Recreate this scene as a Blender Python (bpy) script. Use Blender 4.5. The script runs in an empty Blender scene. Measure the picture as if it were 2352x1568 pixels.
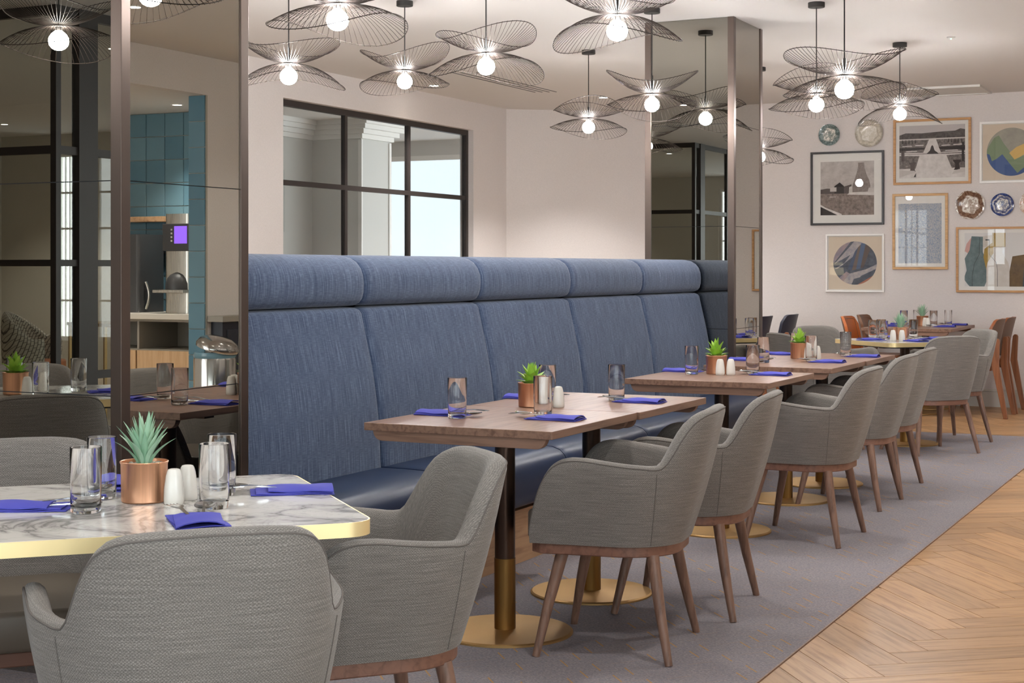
import bpy, math, random
from mathutils import Vector, Matrix
random.seed(7)
PI = math.pi
sc = bpy.context.scene
C = sc.collection
# ------------------------------------------------------------------ camera, world, exposure
TH = 0.453125
cd = bpy.data.cameras.new('camera')
cam = bpy.data.objects.new('camera', cd); C.objects.link(cam)
cam.location = (0, 0, 1.27)
cam.rotation_euler = (PI / 2, 0, TH)
cd.sensor_width = 36.0
cd.lens = 3592.0 / 2352.0 * 36.0
cd.shift_y = -169.0 / 2352.0
cd.clip_start = 0.05; cd.clip_end = 100
sc.camera = cam
sc.view_settings.view_transform = 'Standard'
sc.view_settings.look = 'None'
sc.view_settings.gamma = 1.0
sc.view_settings.exposure = 0.75
sc.view_settings.use_curve_mapping = False
sc.cycles.use_denoising = True
sc.cycles.caustics_reflective = False
sc.cycles.caustics_refractive = True
sc.cycles.sample_clamp_indirect = 5.0
sc.cycles.max_bounces = 10
sc.cycles.transparent_max_bounces = 16
SKY = 5.5
w = bpy.data.worlds.new('overcast_sky'); sc.world = w
w.use_nodes = True
bg = w.node_tree.nodes['Background']
bg.inputs[0].default_value = (0.86, 0.93, 1.0, 1)
bg.inputs[1].default_value = SKY
BULB = 215.0      # emission of the pendant globes
DOWN = 21.0       # watts of a ceiling downlight
# ------------------------------------------------------------------ mesh helpers
class MB:
    def __init__(s): s.v = []; s.f = []; s.m = []; s.uv = None
    def add(s, vs, fs, m=0):
        o = len(s.v); s.v += [tuple(p) for p in vs]
        for f in fs: s.f.append([i + o for i in f]); s.m.append(m)
        return s
    def box(s, x0, x1, y0, y1, z0, z1, m=0):
        v = [(x, y, z) for z in (z0, z1) for y in (y0, y1) for x in (x0, x1)]
        return s.add(v, [(0, 2, 3, 1), (4, 5, 7, 6), (0, 1, 5, 4), (2, 6, 7, 3), (0, 4, 6, 2), (1, 3, 7, 5)], m)
    def prism(s, poly, z0, z1, m=0, axis='z', caps=True):
        n = len(poly)
        if axis == 'z': f = lambda p, z: (p[0], p[1], z)
        elif axis == 'x': f = lambda p, z: (z, p[0], p[1])
        else: f = lambda p, z: (p[0], z, p[1])
        v = [f(p, z0) for p in poly] + [f(p, z1) for p in poly]
        fs = [(i, (i + 1) % n, n + (i + 1) % n, n + i) for i in range(n)]
        if caps: fs += [tuple(range(n - 1, -1, -1)), tuple(range(n, 2 * n))]
        return s.add(v, fs, m)
    def tube(s, pts, r, n=8, closed=False, m=0, caps=True):
        pts = [Vector(p) for p in pts]; k = len(pts)
        rs = r if isinstance(r, (list, tuple)) else [r] * k
        vs = []; fs = []; up = None
        for i, p in enumerate(pts):
            a = pts[(i - 1) % k] if (closed or i > 0) else p
            b = pts[(i + 1) % k] if (closed or i < k - 1) else p
            t = (b - a).normalized()
            if up is None: up = Vector((0, 0, 1)) if abs(t.z) < .9 else Vector((1, 0, 0))
            e = up - t * up.dot(t)
            if e.length < 1e-6: e = t.orthogonal()
            e.normalize(); up = e; g = t.cross(e)
            for j in range(n):
                q = 2 * PI * j / n
                vs.append(p + (e * math.cos(q) + g * math.sin(q)) * rs[i])
        for i in range(k if closed else k - 1):
            for j in range(n):
                a = i * n + j; b = i * n + (j + 1) % n; i2 = (i + 1) % k
                fs.append((a, b, i2 * n + (j + 1) % n, i2 * n + j))
        if not closed and caps:
            fs.append(tuple(range(n - 1, -1, -1))); fs.append(tuple(range((k - 1) * n, k * n)))
        return s.add(vs, fs, m)
    def lathe(s, prof, n=32, cx=0, cy=0, m=0, close=False):
        k = len(prof); vs = []; fs = []
        for r, z in prof:
            for j in range(n):
                q = 2 * PI * j / n
                vs.append((cx + r * math.cos(q), cy + r * math.sin(q), z))
        for i in range(k - 1 + (1 if close else 0)):
            for j in range(n):
                i2 = (i + 1) % k
                fs.append((i * n + j, i * n + (j + 1) % n, i2 * n + (j + 1) % n, i2 * n + j))
        if not close:
            if prof[0][0] > 1e-6: fs.append(tuple(range(n - 1, -1, -1)))
            if prof[-1][0] > 1e-6: fs.append(tuple(range((k - 1) * n, k * n)))
        return s.add(vs, fs, m)
    def grid(s, fn, nu, nv, m=0):
        vs = [fn(i / nu, j / nv) for j in range(nv + 1) for i in range(nu + 1)]
        fs = [(j * (nu + 1) + i, j * (nu + 1) + i + 1, (j + 1) * (nu + 1) + i + 1, (j + 1) * (nu + 1) + i) for j in range(nv) for i in range(nu)]
        return s.add(vs, fs, m)
    def mesh(s, name, mats, smooth=None):
        me = bpy.data.meshes.new(name)
        me.from_pydata(s.v, [], s.f)
        for x in (mats if isinstance(mats, (list, tuple)) else [mats]): me.materials.append(x)
        me.polygons.foreach_set('material_index', s.m)
        if smooth is not None:
            me.polygons.foreach_set('use_smooth', [True] * len(s.f))
            try: me.set_sharp_from_angle(angle=math.radians(smooth))
            except Exception: pass
        if s.uv:
            ul = me.uv_layers.new(name='UVMap')
            for lp_ in me.loops: ul.data[lp_.index].uv = s.uv[lp_.vertex_index]
        me.update()
        return me
def place(name, me, parent=None, loc=(0, 0, 0), rot=(0, 0, 0), bevel=0, seg=2):
    o = bpy.data.objects.new(name, me); C.objects.link(o)
    o.parent = parent; o.location = loc; o.rotation_euler = rot
    if bevel:
        b = o.modifiers.new('bevel', 'BEVEL'); b.width = bevel; b.segments = seg; b.limit_method = 'ANGLE'; b.angle_limit = 0.6
    return o
def part(name, mb, mats, parent=None, smooth=None, bevel=0, seg=2, loc=(0, 0, 0), rot=(0, 0, 0)):
    return place(name, mb.mesh(name, mats, smooth), parent, loc, rot, bevel, seg)
def tag(o, label, cat, group=None):
    o['label'] = label; o['category'] = cat
    if group: o['group'] = group
    return o
def thing(name, label, cat, loc=(0, 0, 0), rz=0, group=None):
    o = bpy.data.objects.new(name, None); C.objects.link(o)
    o.empty_display_size = .1
    o.location = loc; o.rotation_euler = (0, 0, rz)
    return tag(o, label, cat, group)
def struct(name, mb, mats, **k):
    o = part(name, mb, mats, **k); o['kind'] = 'structure'; return o
def rrect(hx, hy, r, n=6, cx=0, cy=0):
    p = []
    for sx, sy, a0 in ((1, 1, 0), (-1, 1, 90), (-1, -1, 180), (1, -1, 270)):
        for i in range(n + 1):
            a = math.radians(a0 + 90 * i / n)
            p.append((cx + sx * (hx - r) + r * math.cos(a), cy + sy * (hy - r) + r * math.sin(a)))
    return p
def clip(poly, conv):
    out = list(poly)
    for i in range(len(conv)):
        a = conv[i]; b = conv[(i + 1) % len(conv)]; inp = out; out = []
        side = lambda p: (b[0] - a[0]) * (p[1] - a[1]) - (b[1] - a[1]) * (p[0] - a[0])
        for k in range(len(inp)):
            p = inp[k]; q = inp[k - 1]; sp = side(p); sq = side(q)
            if (sp >= 0) != (sq >= 0):
                t = sq / (sq - sp); out.append((q[0] + t * (p[0] - q[0]), q[1] + t * (p[1] - q[1])))
            if sp >= 0: out.append(p)
        if not out: return []
    return out
def lerp_tab(tab, x):
    if x <= tab[0][0]: return tab[0][1]
    for (a, b), (c, d) in zip(tab, tab[1:]):
        if x <= c:
            t = (x - a) / (c - a); return b + (d - b) * t
    return tab[-1][1]
# ------------------------------------------------------------------ material helpers
def S(r, g, b):
    f = lambda c: c / 12.92 if c <= .04045 else ((c + .055) / 1.055) ** 2.4
    return (f(r / 255), f(g / 255), f(b / 255), 1)
class Mat:
    def __init__(s, name, base=(.5, .5, .5, 1), rough=.5, metal=0, **kw):
        s.m = bpy.data.materials.new(name); s.m.use_nodes = True
        s.nt = s.m.node_tree; s.b = s.nt.nodes['Principled BSDF']; s.out = s.nt.nodes['Material Output']
        s.b.inputs['Base Color'].default_value = base
        s.b.inputs['Roughness'].default_value = rough; s.b.inputs['Metallic'].default_value = metal
        for k, v in kw.items(): s.b.inputs[k.replace('_', ' ')].default_value = v
        s.m.diffuse_color = base
    def n(s, t, **ins):
        x = s.nt.nodes.new('ShaderNode' + t)
        for k, v in ins.items():
            k2 = k.replace('_', ' ')
            if k2 in x.inputs: x.inputs[k2].default_value = v
            else: setattr(x, k, v)
        return x
    def l(s, a, b): s.nt.links.new(a, b)
    def coord(s, scale=(1, 1, 1), rot=(0, 0, 0), kind='Object'):
        t = s.n('TexCoord'); mp = s.n('Mapping')
        mp.inputs['Scale'].default_value = scale; mp.inputs['Rotation'].default_value = rot
        s.l(t.outputs[kind], mp.inputs['Vector']); return mp.outputs[0]
    def noise(s, vec, scale=5, detail=3, rough=.5, dist=0):
        x = s.n('TexNoise', Scale=scale, Detail=detail, Roughness=rough, Distortion=dist)
        s.l(vec, x.inputs['Vector']); return x.outputs['Fac']
    def ramp(s, fac, stops):
        x = s.n('ValToRGB'); cr = x.color_ramp
        while len(cr.elements) < len(stops): cr.elements.new(.5)
        for e, (p, c) in zip(cr.elements, stops): e.position = p; e.color = c
        s.l(fac, x.inputs[0]); return x.outputs[0]
    def mix(s, fac, a, b, mode='MIX'):
        x = s.n('Mix', data_type='RGBA', blend_type=mode)
        for i, v in ((0, fac), (6, a), (7, b)):
            if hasattr(v, 'links'): s.l(v, x.inputs[i])
            else: x.inputs[i].default_value = v
        return x.outputs[2]
    def math(s, op, a, b=None, c=None):
        x = s.n('Math', operation=op)
        for i, v in enumerate((a, b, c)):
            if v is None: continue
            if hasattr(v, 'links'): s.l(v, x.inputs[i])
            else: x.inputs[i].default_value = v
        return x.outputs[0]
    def col(s, sock): s.l(sock, s.b.inputs['Base Color']); return s
    def bump(s, h, strength=.3, dist=.002):
        x = s.n('Bump', Strength=strength, Distance=dist)
        s.l(h, x.inputs['Height']); s.l(x.outputs[0], s.b.inputs['Normal']); return s
    def rgh(s, fac, a, b):
        x = s.n('MapRange'); x.inputs[3].default_value = a; x.inputs[4].default_value = b
        s.l(fac, x.inputs[0]); s.l(x.outputs[0], s.b.inputs['Roughness']); return s
def plain(name, c, rough=.5, metal=0, **k): return Mat(name, c, rough, metal, **k).m
def wood(name, c1, c2, axis='x', rough=.4, scale=1., rnd=0.):
    m = Mat(name, c1, rough)
    sc3 = {'x': (3, 45, 45), 'y': (45, 3, 45), 'z': (45, 45, 3)}[axis]
    v = m.coord(tuple(k * scale for k in sc3))
    src = v
    if rnd:
        oi = m.n('ObjectInfo'); cm = m.n('CombineXYZ')
        r = m.math('MULTIPLY', oi.outputs['Random'], 40.)
        for i in range(3): m.l(r, cm.inputs[i])
        ad = m.n('VectorMath', operation='ADD'); m.l(v, ad.inputs[0]); m.l(cm.outputs[0], ad.inputs[1]); src = ad.outputs[0]
    f = m.noise(src, 1., 5, .6, .6)
    c = m.ramp(f, [(.3, c2), (.52, c1), (.75, tuple(min(1, k * 1.12) for k in c1[:3]) + (1,))])
    if rnd:
        oi = m.n('ObjectInfo'); hsv = m.n('HueSaturation')
        val = m.n('MapRange'); val.inputs[3].default_value = 1 - rnd; val.inputs[4].default_value = 1 + rnd
        m.l(oi.outputs['Random'], val.inputs[0]); m.l(val.outputs[0], hsv.inputs['Value']); m.l(c, hsv.inputs['Color']); c = hsv.outputs[0]
    m.col(c); m.bump(f, .12, .001)
    return m.m
def emit(name, c, e):
    m = Mat(name, (0, 0, 0, 1)); m.b.inputs['Emission Color'].default_value = c; m.b.inputs['Emission Strength'].default_value = e
    return m.m
# ------------------------------------------------------------------ materials
def wall_paper(name, c1, c2):
    m = Mat(name, c1, .75)
    a = m.noise(m.coord((60, 60, 700)), 1, 2); b = m.noise(m.coord((700, 700, 60)), 1, 2)
    f = m.math('MULTIPLY', m.math('ADD', a, b), .5)
    m.col(m.ramp(f, [(.35, c2), (.65, c1)])); m.bump(f, .15, .0006); return m.m
M_WALL = wall_paper('wall_linen_paper', S(226, 219, 216), S(212, 205, 202))
M_WALLB = wall_paper('lounge_wall_paper', S(196, 189, 178), S(184, 176, 165))
M_CEIL = plain('ceiling_paint', S(220, 216, 213), .8)
M_WHITE = plain('white_paint', S(222, 220, 216), .5)
M_CREAM = plain('cream_trim', S(205, 200, 192), .55)
def carpet():
    m = Mat('carpet_tufted', S(110, 104, 106), .95)
    v = m.coord((1, 1, 1))
    sp = m.n('SeparateXYZ'); m.l(v, sp.inputs[0]); x, y = sp.outputs[0], sp.outputs[1]
    n1 = m.noise(m.coord((120, 210, 1), (0, 0, .6)), 1, 4, .75); n2 = m.noise(m.coord((9, 9, 1)), 1, 3)
    base = m.ramp(n1, [(.28, S(104, 97, 99)), (.5, S(146, 138, 140)), (.72, S(182, 172, 172))])
    base = m.mix(m.math('MULTIPLY', n2, .35), base, S(118, 114, 126))
    n3 = m.noise(m.coord((46, 80, 1), (0, 0, -.5)), 1, 3, .6)
    base = m.mix(m.ramp(n3, [(.42, (0, 0, 0, 1)), (.62, (.3, .3, .3, 1))]), base, S(104, 110, 126))
    u = m.math('DIVIDE', x, .112); fu = m.math('FRACT', u)
    tri = m.math('ABSOLUTE', m.math('SUBTRACT', fu, .5))
    yy = m.math('ADD', y, m.math('MULTIPLY', tri, .13))
    r = m.math('DIVIDE', yy, .098); fr = m.math('FRACT', r)
    up_ = m.math('GREATER_THAN', fu, .5); line = m.math('LESS_THAN', fr, m.math('MULTIPLY_ADD', up_, .045, .04))
    cx = m.n('CombineXYZ'); m.l(m.math('FLOOR', m.math('MULTIPLY', u, 2.)), cx.inputs[0]); m.l(m.math('FLOOR', r), cx.inputs[1])
    wn = m.n('TexWhiteNoise', noise_dimensions='2D'); m.l(cx.outputs[0], wn.inputs['Vector'])
    gate = m.math('GREATER_THAN', wn.outputs['Value'], .58)
    strong = m.math('MULTIPLY_ADD', up_, .5, .3)
    fac = m.math('MULTIPLY', m.math('MULTIPLY', m.math('MULTIPLY', line, gate), strong), m.math('MULTIPLY', n1, 1.7))
    m.col(m.mix(fac, base, S(190, 138, 62))); m.bump(n1, .5, .003); m.b.inputs['Specular IOR Level'].default_value = .1
    return m.m
M_CARPET = carpet()
M_PLANK = wood('oak_plank', S(172, 134, 95), S(138, 101, 66), 'x', .4, 1.2, .16)
M_FLOORW = wood('oak_floor_far', S(178, 158, 136), S(156, 136, 112), 'y', .5)
M_TABLE = wood('table_top_oak_stained', S(140, 109, 92), S(108, 81, 67), 'y', .36, 1.1)
M_TABLE.node_tree.nodes['Principled BSDF'].inputs['Specular IOR Level'].default_value = .36
M_TEDGE = wood('table_runner_oak', S(140, 108, 90), S(108, 80, 66), 'x', .45)
M_WALNUT = wood('walnut_leg', S(132, 101, 85), S(94, 68, 56), 'z', .42)
M_RING = wood('walnut_ring', S(132, 94, 78), S(110, 76, 63), 'x', .45)
M_OAKCH = wood('oak_chair_frame', S(142, 90, 58), S(112, 68, 42), 'z', .42)
M_DOOR = wood('oak_cabinet_door', S(208, 172, 132), S(186, 148, 108), 'z', .45, .8)
M_PLINTH = wood('plinth_oak', S(186, 148, 112), S(150, 112, 80), 'y', .45, .7)
def woven(name, c1, c2, c3):
    m = Mat(name, c1, .92)
    uv = m.coord((1, 1, 1), kind='UV'); nz = m.n('TexNoise', Scale=160., Detail=2.); m.l(uv, nz.inputs['Vector'])
    off = m.n('VectorMath', operation='SCALE'); off.inputs['Scale'].default_value = .0060
    m.l(nz.outputs['Color'], off.inputs[0]); ad = m.n('VectorMath', operation='ADD'); m.l(uv, ad.inputs[0]); m.l(off.outputs[0], ad.inputs[1])
    sp = m.n('SeparateXYZ'); m.l(ad.outputs[0], sp.inputs[0])
    k = 2 * PI / .0062
    a = m.math('SINE', m.math('MULTIPLY', sp.outputs[0], k)); b = m.math('SINE', m.math('MULTIPLY', sp.outputs[1], k))
    w_ = m.math('MULTIPLY', a, b)
    st = m.noise(m.coord((9, 300, 1), kind='UV'), 1, 3, .6); cl = m.noise(m.coord(), 6, 2); fn = m.noise(uv, 420, 1)
    f = m.math('ADD', m.math('MULTIPLY_ADD', w_, .115, .18), m.math('ADD', m.math('MULTIPLY', st, .36), m.math('MULTIPLY', fn, .28)))
    c = m.ramp(f, [(.30, c2), (.52, c1), (.74, c3)])
    c = m.mix(m.math('MULTIPLY', cl, .2), c, c2)
    m.col(c); m.bump(f, .5, .002)
    m.b.inputs['Sheen Weight'].default_value = .2; m.b.inputs['Specular IOR Level'].default_value = .15
    return m.m
M_TWEED = woven('grey_woven_fabric', S(130, 125, 120), S(93, 89, 86), S(180, 174, 167))
M_PIPE = plain('grey_piping', S(104, 98, 94), .9)
def denim():
    m = Mat('blue_slub_fabric', S(80, 98, 124), .9)
    a = m.noise(m.coord((1, 520, 7)), 1, 3, .6); b = m.noise(m.coord((1, 30, 420)), 1, 2); c = m.noise(m.coord((3, 6, 5)), 1, 2)
    f = m.math('ADD', m.math('MULTIPLY', a, .75), m.math('MULTIPLY', b, .25))
    co = m.ramp(f, [(.34, S(42, 56, 82)), (.5, S(73, 89, 116)), (.66, S(130, 145, 168))])
    co = m.mix(m.math('MULTIPLY', c, .35), co, S(64, 74, 104))
    m.col(co); m.bump(f, .35, .0015); m.b.inputs['Sheen Weight'].default_value = .2; m.b.inputs['Specular IOR Level'].default_value = .15
    return m.m
M_DENIM = denim()
def leather(name, c, rough=.38, sc_=120):
    m = Mat(name, c, rough)
    n_ = m.noise(m.coord(), sc_, 3); k = m.noise(m.coord(), 5, 2)
    m.col(m.mix(m.math('MULTIPLY', k, .5), c, tuple(x * .62 for x in c[:3]) + (1,))); m.bump(n_, .1, .001); return m.m
M_NAVY = leather('navy_leather', S(40, 53, 80), .36)
M_NAVY.node_tree.nodes['Principled BSDF'].inputs['Specular IOR Level'].default_value = .32
M_SEATL = leather('taupe_leather', S(116, 106, 94), .42)
M_ORANGE = leather('tan_orange_leather', S(205, 112, 50), .4)
M_BROWNL = leather('brown_leather', S(128, 88, 62), .42)
M_SADDLE = leather('saddle_leather', S(156, 90, 52), .42)
M_SADDLEB = leather('saddle_back', S(112, 86, 70), .5)
M_NAVYCH = leather('navy_chair_leather', S(60, 62, 78), .45)
def brushed(name, c, rough, axis=(4, 4, 300)):
    m = Mat(name, c, rough, 1.0); f = m.noise(m.coord(axis), 1, 2)
    m.col(m.ramp(f, [(.3, tuple(x * .85 for x in c[:3]) + (1,)), (.7, c)])); m.rgh(f, rough - .06, rough + .08); return m.m
M_BRASS = brushed('brushed_brass', S(196, 160, 108), .5)
M_BRASSL = brushed('brass_sleeve', S(142, 108, 62), .4, (300, 300, 3))
M_GOLD = plain('brass_edge_band', S(248, 226, 170), .4, .6)
M_BRONZE = plain('dark_bronze', S(78, 62, 54), .28, .9)
M_TRIM = plain('bronze_trim', S(98, 86, 80), .33, .85)
M_COPPER = brushed('copper', S(232, 176, 140), .34, (200, 200, 3))
M_BLACK = plain('black_steel', S(52, 46, 44), .45, .3)
M_WIRE = plain('black_wire', S(62, 54, 50), .45, .4)
M_CORD = plain('black_cord', S(40, 37, 36), .6)
M_STEEL = plain('polished_steel', S(206, 206, 206), .14, 1.)
M_SATIN = brushed('satin_steel', S(200, 196, 188), .28, (300, 300, 3))
M_MIRROR = plain('bronze_mirror', (.46, .445, .40, 1), .004, 1.0)
M_CERAM = plain('white_ceramic', S(232, 228, 220), .22)
M_NAPKIN = Mat('blue_paper', S(74, 76, 176), .85).m
def pane(name, tint=(1, 1, 1, 1), refl=1.0):
    m = Mat(name); nt = m.nt
    tr = m.n('BsdfTransparent'); tr.inputs[0].default_value = tint
    gl = m.n('BsdfGlossy'); gl.inputs['Roughness'].default_value = .0; gl.inputs[0].default_value = (1, 1, 1, 1)
    fr = m.n('Fresnel', IOR=1.5); mx = m.n('MixShader')
    ge = m.n('NewGeometry'); fb = m.math('SUBTRACT', 1., ge.outputs['Backfacing'])
    m.l(m.math('MULTIPLY', m.math('MULTIPLY', fr.outputs[0], refl), fb), mx.inputs[0]); m.l(tr.outputs[0], mx.inputs[1]); m.l(gl.outputs[0], mx.inputs[2])
    m.l(mx.outputs[0], m.out.inputs[0]); return m.m
M_PANE = pane('window_glass', (.94, .96, .95, 1), 1.6)
M_GLASS = Mat('drinking_glass', (1, 1, 1, 1), 0., 0, Transmission_Weight=1.0, IOR=1.36).m
M_PICPANE = pane('picture_glass', (.98, .98, .98, 1), 1.0)
M_BULB = emit('globe_glow', (1, .985, .965, 1), BULB)
M_LED = emit('downlight_glow', (1, .93, .82, 1), 30)
M_DAY = emit('daylight_blind', (.80, .90, 1, 1), .8)
M_SCREEN = emit('violet_screen', (.28, .12, .9, 1), 1.6)
def leafm(name, c1, c2):
    m = Mat(name, c1, .5); oi = m.n('ObjectInfo')
    m.col(m.mix(oi.outputs['Random'], c1, c2)); return m.m
M_AGAVE = leafm('agave_leaf', S(176, 206, 178), S(138, 182, 148))
M_LIME = leafm('lime_leaf', S(168, 206, 78), S(128, 176, 60))
M_PEBBLE = plain('white_pebbles', S(206, 198, 186), .8)
def marble():
    m = Mat('white_marble', S(224, 220, 214), .12)
    v = m.coord((1, 1, 1), (0, 0, .6))
    d = m.n('TexNoise', Scale=2.4, Detail=6., Roughness=.58, Distortion=1.2); m.l(v, d.inputs['Vector'])
    e = m.n('TexNoise', Scale=6., Detail=6., Roughness=.6, Distortion=1.6); m.l(v, e.inputs['Vector'])
    a = m.math('ABSOLUTE', m.math('SUBTRACT', d.outputs['Fac'], .5)); b = m.math('ABSOLUTE', m.math('SUBTRACT', e.outputs['Fac'], .5))
    va = m.ramp(a, [(0, S(150, 148, 146)), (.016, S(204, 200, 196)), (.06, S(232, 229, 223))])
    vb = m.ramp(b, [(0, (.72, .72, .72, 1)), (.012, (.93, .93, .92, 1)), (.035, (1, 1, 1, 1))])
    m.col(m.mix(.6, va, vb, 'MULTIPLY')); return m.m
M_MARBLE = marble()
def tilem():
    m = Mat('teal_glazed_tile', S(80, 130, 156), .16); oi = m.n('ObjectInfo')
    m.col(m.mix(oi.outputs['Random'], S(86, 126, 146), S(108, 144, 160))); m.bump(m.noise(m.coord(), 9, 2), .12, .004); return m.m
M_TILE = tilem()
M_GROUT = plain('grout', S(176, 172, 164), .8)
M_NAVYP = plain('navy_panel', S(42, 46, 58), .45)
M_GREY = plain('grey_laminate', S(150, 144, 134), .4)
M_COUNTER = plain('white_counter', S(214, 208, 198), .35)
M_DARK = plain('charcoal_plastic', S(66, 66, 68), .4)
# ------------------------------------------------------------------ the room
RX = 1.00         # inner face of the right-hand wall
CH = 2.87
CZ = .004
floor = struct('floor', MB().box(-14, 4.2, -7, 18.2, -.12, -.004), M_FLOORW)
struct('ceiling', MB().box(-14, 4.2, -7, 18.2, CH, CH + .1), M_CEIL)
carpet_o = struct('floor_carpet', MB().box(-4.5, -1.422, -7, 12.249, -.004, CZ), M_CARPET)  # stops short of the left aisle so bare oak there bounces more light
struct('trim_1', MB().box(-1.422, -1.417, -7, 12.253, -.004, .0045), M_TEDGE)
struct('trim_2', MB().box(-4.5, -1.422, 12.249, 12.253, -.004, .0045), M_TEDGE)
# herringbone oak planks, each a piece of the floor
def herringbone():
    L, W = .70, .14; n = 5
    a0 = math.radians(37); e1 = Vector((math.cos(a0), math.sin(a0))); e2 = Vector((-math.sin(a0), math.cos(a0)))
    org = Vector((-1.03, 5.27))
    regs = [[(-1.416, 3.7), (.2, 3.7), (.2, 12.255), (-1.416, 12.255)], [(-3.65, 12.255), (.2, 12.255), (.2, 14.785), (-3.65, 14.785)]]
    g = .0013
    full = MB().box(-L / 2 + g, L / 2 - g, -W / 2 + g, W / 2 - g, -.004, 0).mesh('plank', M_PLANK)
    for b in range(-30, 31):
        for a in range(-160, 161):
            for kind in (0, 1):
                ox = (a + b * n) * W; oy = (a - b * n + kind) * W
                cx, cy = (ox + L / 2, oy + W / 2) if kind == 0 else (ox + W / 2, oy + L / 2)
                c = org + e1 * cx + e2 * cy
                if not (-4.4 < c.x < 1 and 3 < c.y < 15.5): continue
                ang = a0 + (PI / 2 if kind else 0)
                co, si = math.cos(ang), math.sin(ang)
                poly = [(c.x + co * x - si * y, c.y + si * x + co * y) for x, y in ((-L / 2 + g, -W / 2 + g), (L / 2 - g, -W / 2 + g), (L / 2 - g, W / 2 - g), (-L / 2 + g, W / 2 - g))]
                for rg in regs:
                    q = clip(poly, rg)
                    if len(q) < 3: continue
                    # what lies well outside the frame's right edge is left to the plain floor
                    if all(p[0] > -.137 * p[1] + .25 for p in q): continue
                    ar = abs(sum(q[i - 1][0] * q[i][1] - q[i][0] * q[i - 1][1] for i in range(len(q)))) / 2
                    if ar < .002: continue
                    if ar > L * W * .96: me = full
                    else:
                        loc = [((p[0] - c.x) * co + (p[1] - c.y) * si, -(p[0] - c.x) * si + (p[1] - c.y) * co) for p in q]
                        me = MB().prism(loc, -.004, 0).mesh('plank', M_PLANK)
                    place('plank', me, floor, (c.x, c.y, 0), (0, 0, ang))
herringbone()
# walls
struct('wall_back', MB().box(-5.0, RX, 14.79, 14.95, -.004, CH), M_WALL)
struct('wall_corner', MB().prism([(-6.954, 14.15), (-5.8, 15.03), (-5.0, 14.79), (-5.0, 14.95), (-5.8, 15.2), (-7.1, 14.25)], -.004, CH), M_WALL)
WY0, WY1, WZ0, WZ1 = 10.20, 13.43, .85, 2.60
wl = MB()
wl.box(-7.10, -6.954, 4.6, WY0, -.004, CH); wl.box(-7.10, -6.954, WY1, 14.2, -.004, CH)
wl.box(-7.10, -6.954, WY0, WY1, WZ1, CH); wl.box(-7.10, -6.954, WY0, WY1, -.004, WZ0)
struct('wall_left', wl, M_WALL)
bb = MB().box(-5.0, RX, 14.772, 14.79, -.004, .14); bb.box(-5.0, RX, 14.780, 14.79, .14, .163)
struct('baseboard_back', bb, M_CREAM, bevel=.003)
# interior steel window in the left wall
win = struct('window_1', MB().box(-7.06, -7.01, WY0, WY0 + .05, WZ0, WZ1), M_BLACK)
part('window_frame', MB().box(-7.06, -7.01, WY1 - .045, WY1, WZ0, WZ1).box(-7.06, -7.01, WY0 + .05, WY1 - .045, WZ1 - .05, WZ1).box(-7.06, -7.01, WY0 + .05, WY1 - .045, WZ0, WZ0 + .05), M_BLACK, win)
for y in (11.22, 12.29):
    part('window_bar', MB().box(-7.055, -7.013, y - .019, y + .019, WZ0 + .05, WZ1 - .05), M_BLACK, win)
for y0, y1 in ((WY0 + .05, 11.201), (11.239, 12.271), (12.309, WY1 - .045)):
    part('window_bar', MB().box(-7.055, -7.013, y0, y1, 1.925, 1.965), M_BLACK, win)
    for z0, z1 in ((WZ0 + .05, 1.925), (1.965, WZ1 - .05)):
        part('pane', MB().box(-7.038, -7.032, y0, y1, z0, z1), M_PANE, win)
# the room behind that window: stepped walls, cornice, a daylit blind
M_GW = plain('grey_room_paint', S(190, 190, 186), .7)
wr = MB()
wr.box(-9.65, -9.5, 8.5, 14.49, -.004, CH); wr.box(-9.65, -8.87, 14.49, 14.62, -.004, CH); wr.box(-9.0, -8.87, 14.62, 15.1, -.004, CH)
struct('wall_beyond', wr, M_GW)
cn = MB()
for k, (dz, o) in enumerate(((0, .17), (.05, .13), (.10, .08), (.15, .035))):
    z1 = CH - dz; z0 = CH - dz - .05
    cn.prism([(-9.5, 8.5), (-9.5 + o, 8.5), (-9.5 + o, 14.49 - o), (-8.87 + o, 14.49 - o), (-8.87 + o, 15.1 + o), (-9.4, 15.1 + o), (-9.5, 14.5)], z0, z1)
struct('trim_3', cn, M_WHITE)
struct('trim_4', MB().box(-8.90, -8.855, 14.475, 14.50, -.004, 2.66).box(-8.90, -8.855, 15.07, 15.115, -.004, 2.66), M_WHITE, bevel=.004)
struct('wall_beyond_end', MB().box(-12, -6.954, 17.2, 17.35, -.004, .6).box(-12, -6.954, 17.2, 17.35, 2.68, CH).box(-12, -10.6, 17.2, 17.35, .6, 2.68).box(-8.2, -6.954, 17.2, 17.35, .6, 2.68), M_GW)
w2 = struct('window_2', MB().box(-10.6, -10.54, 17.2, 17.3, .6, 2.68).box(-8.26, -8.2, 17.2, 17.3, .6, 2.68).box(-10.54, -8.26, 17.2, 17.3, 2.62, 2.68).box(-10.54, -8.26, 17.2, 17.3, .6, .66), M_WHITE)
part('window_blind', MB().box(-10.54, -8.26, 17.25, 17.27, .66, 2.62), M_DAY, w2)
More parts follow.
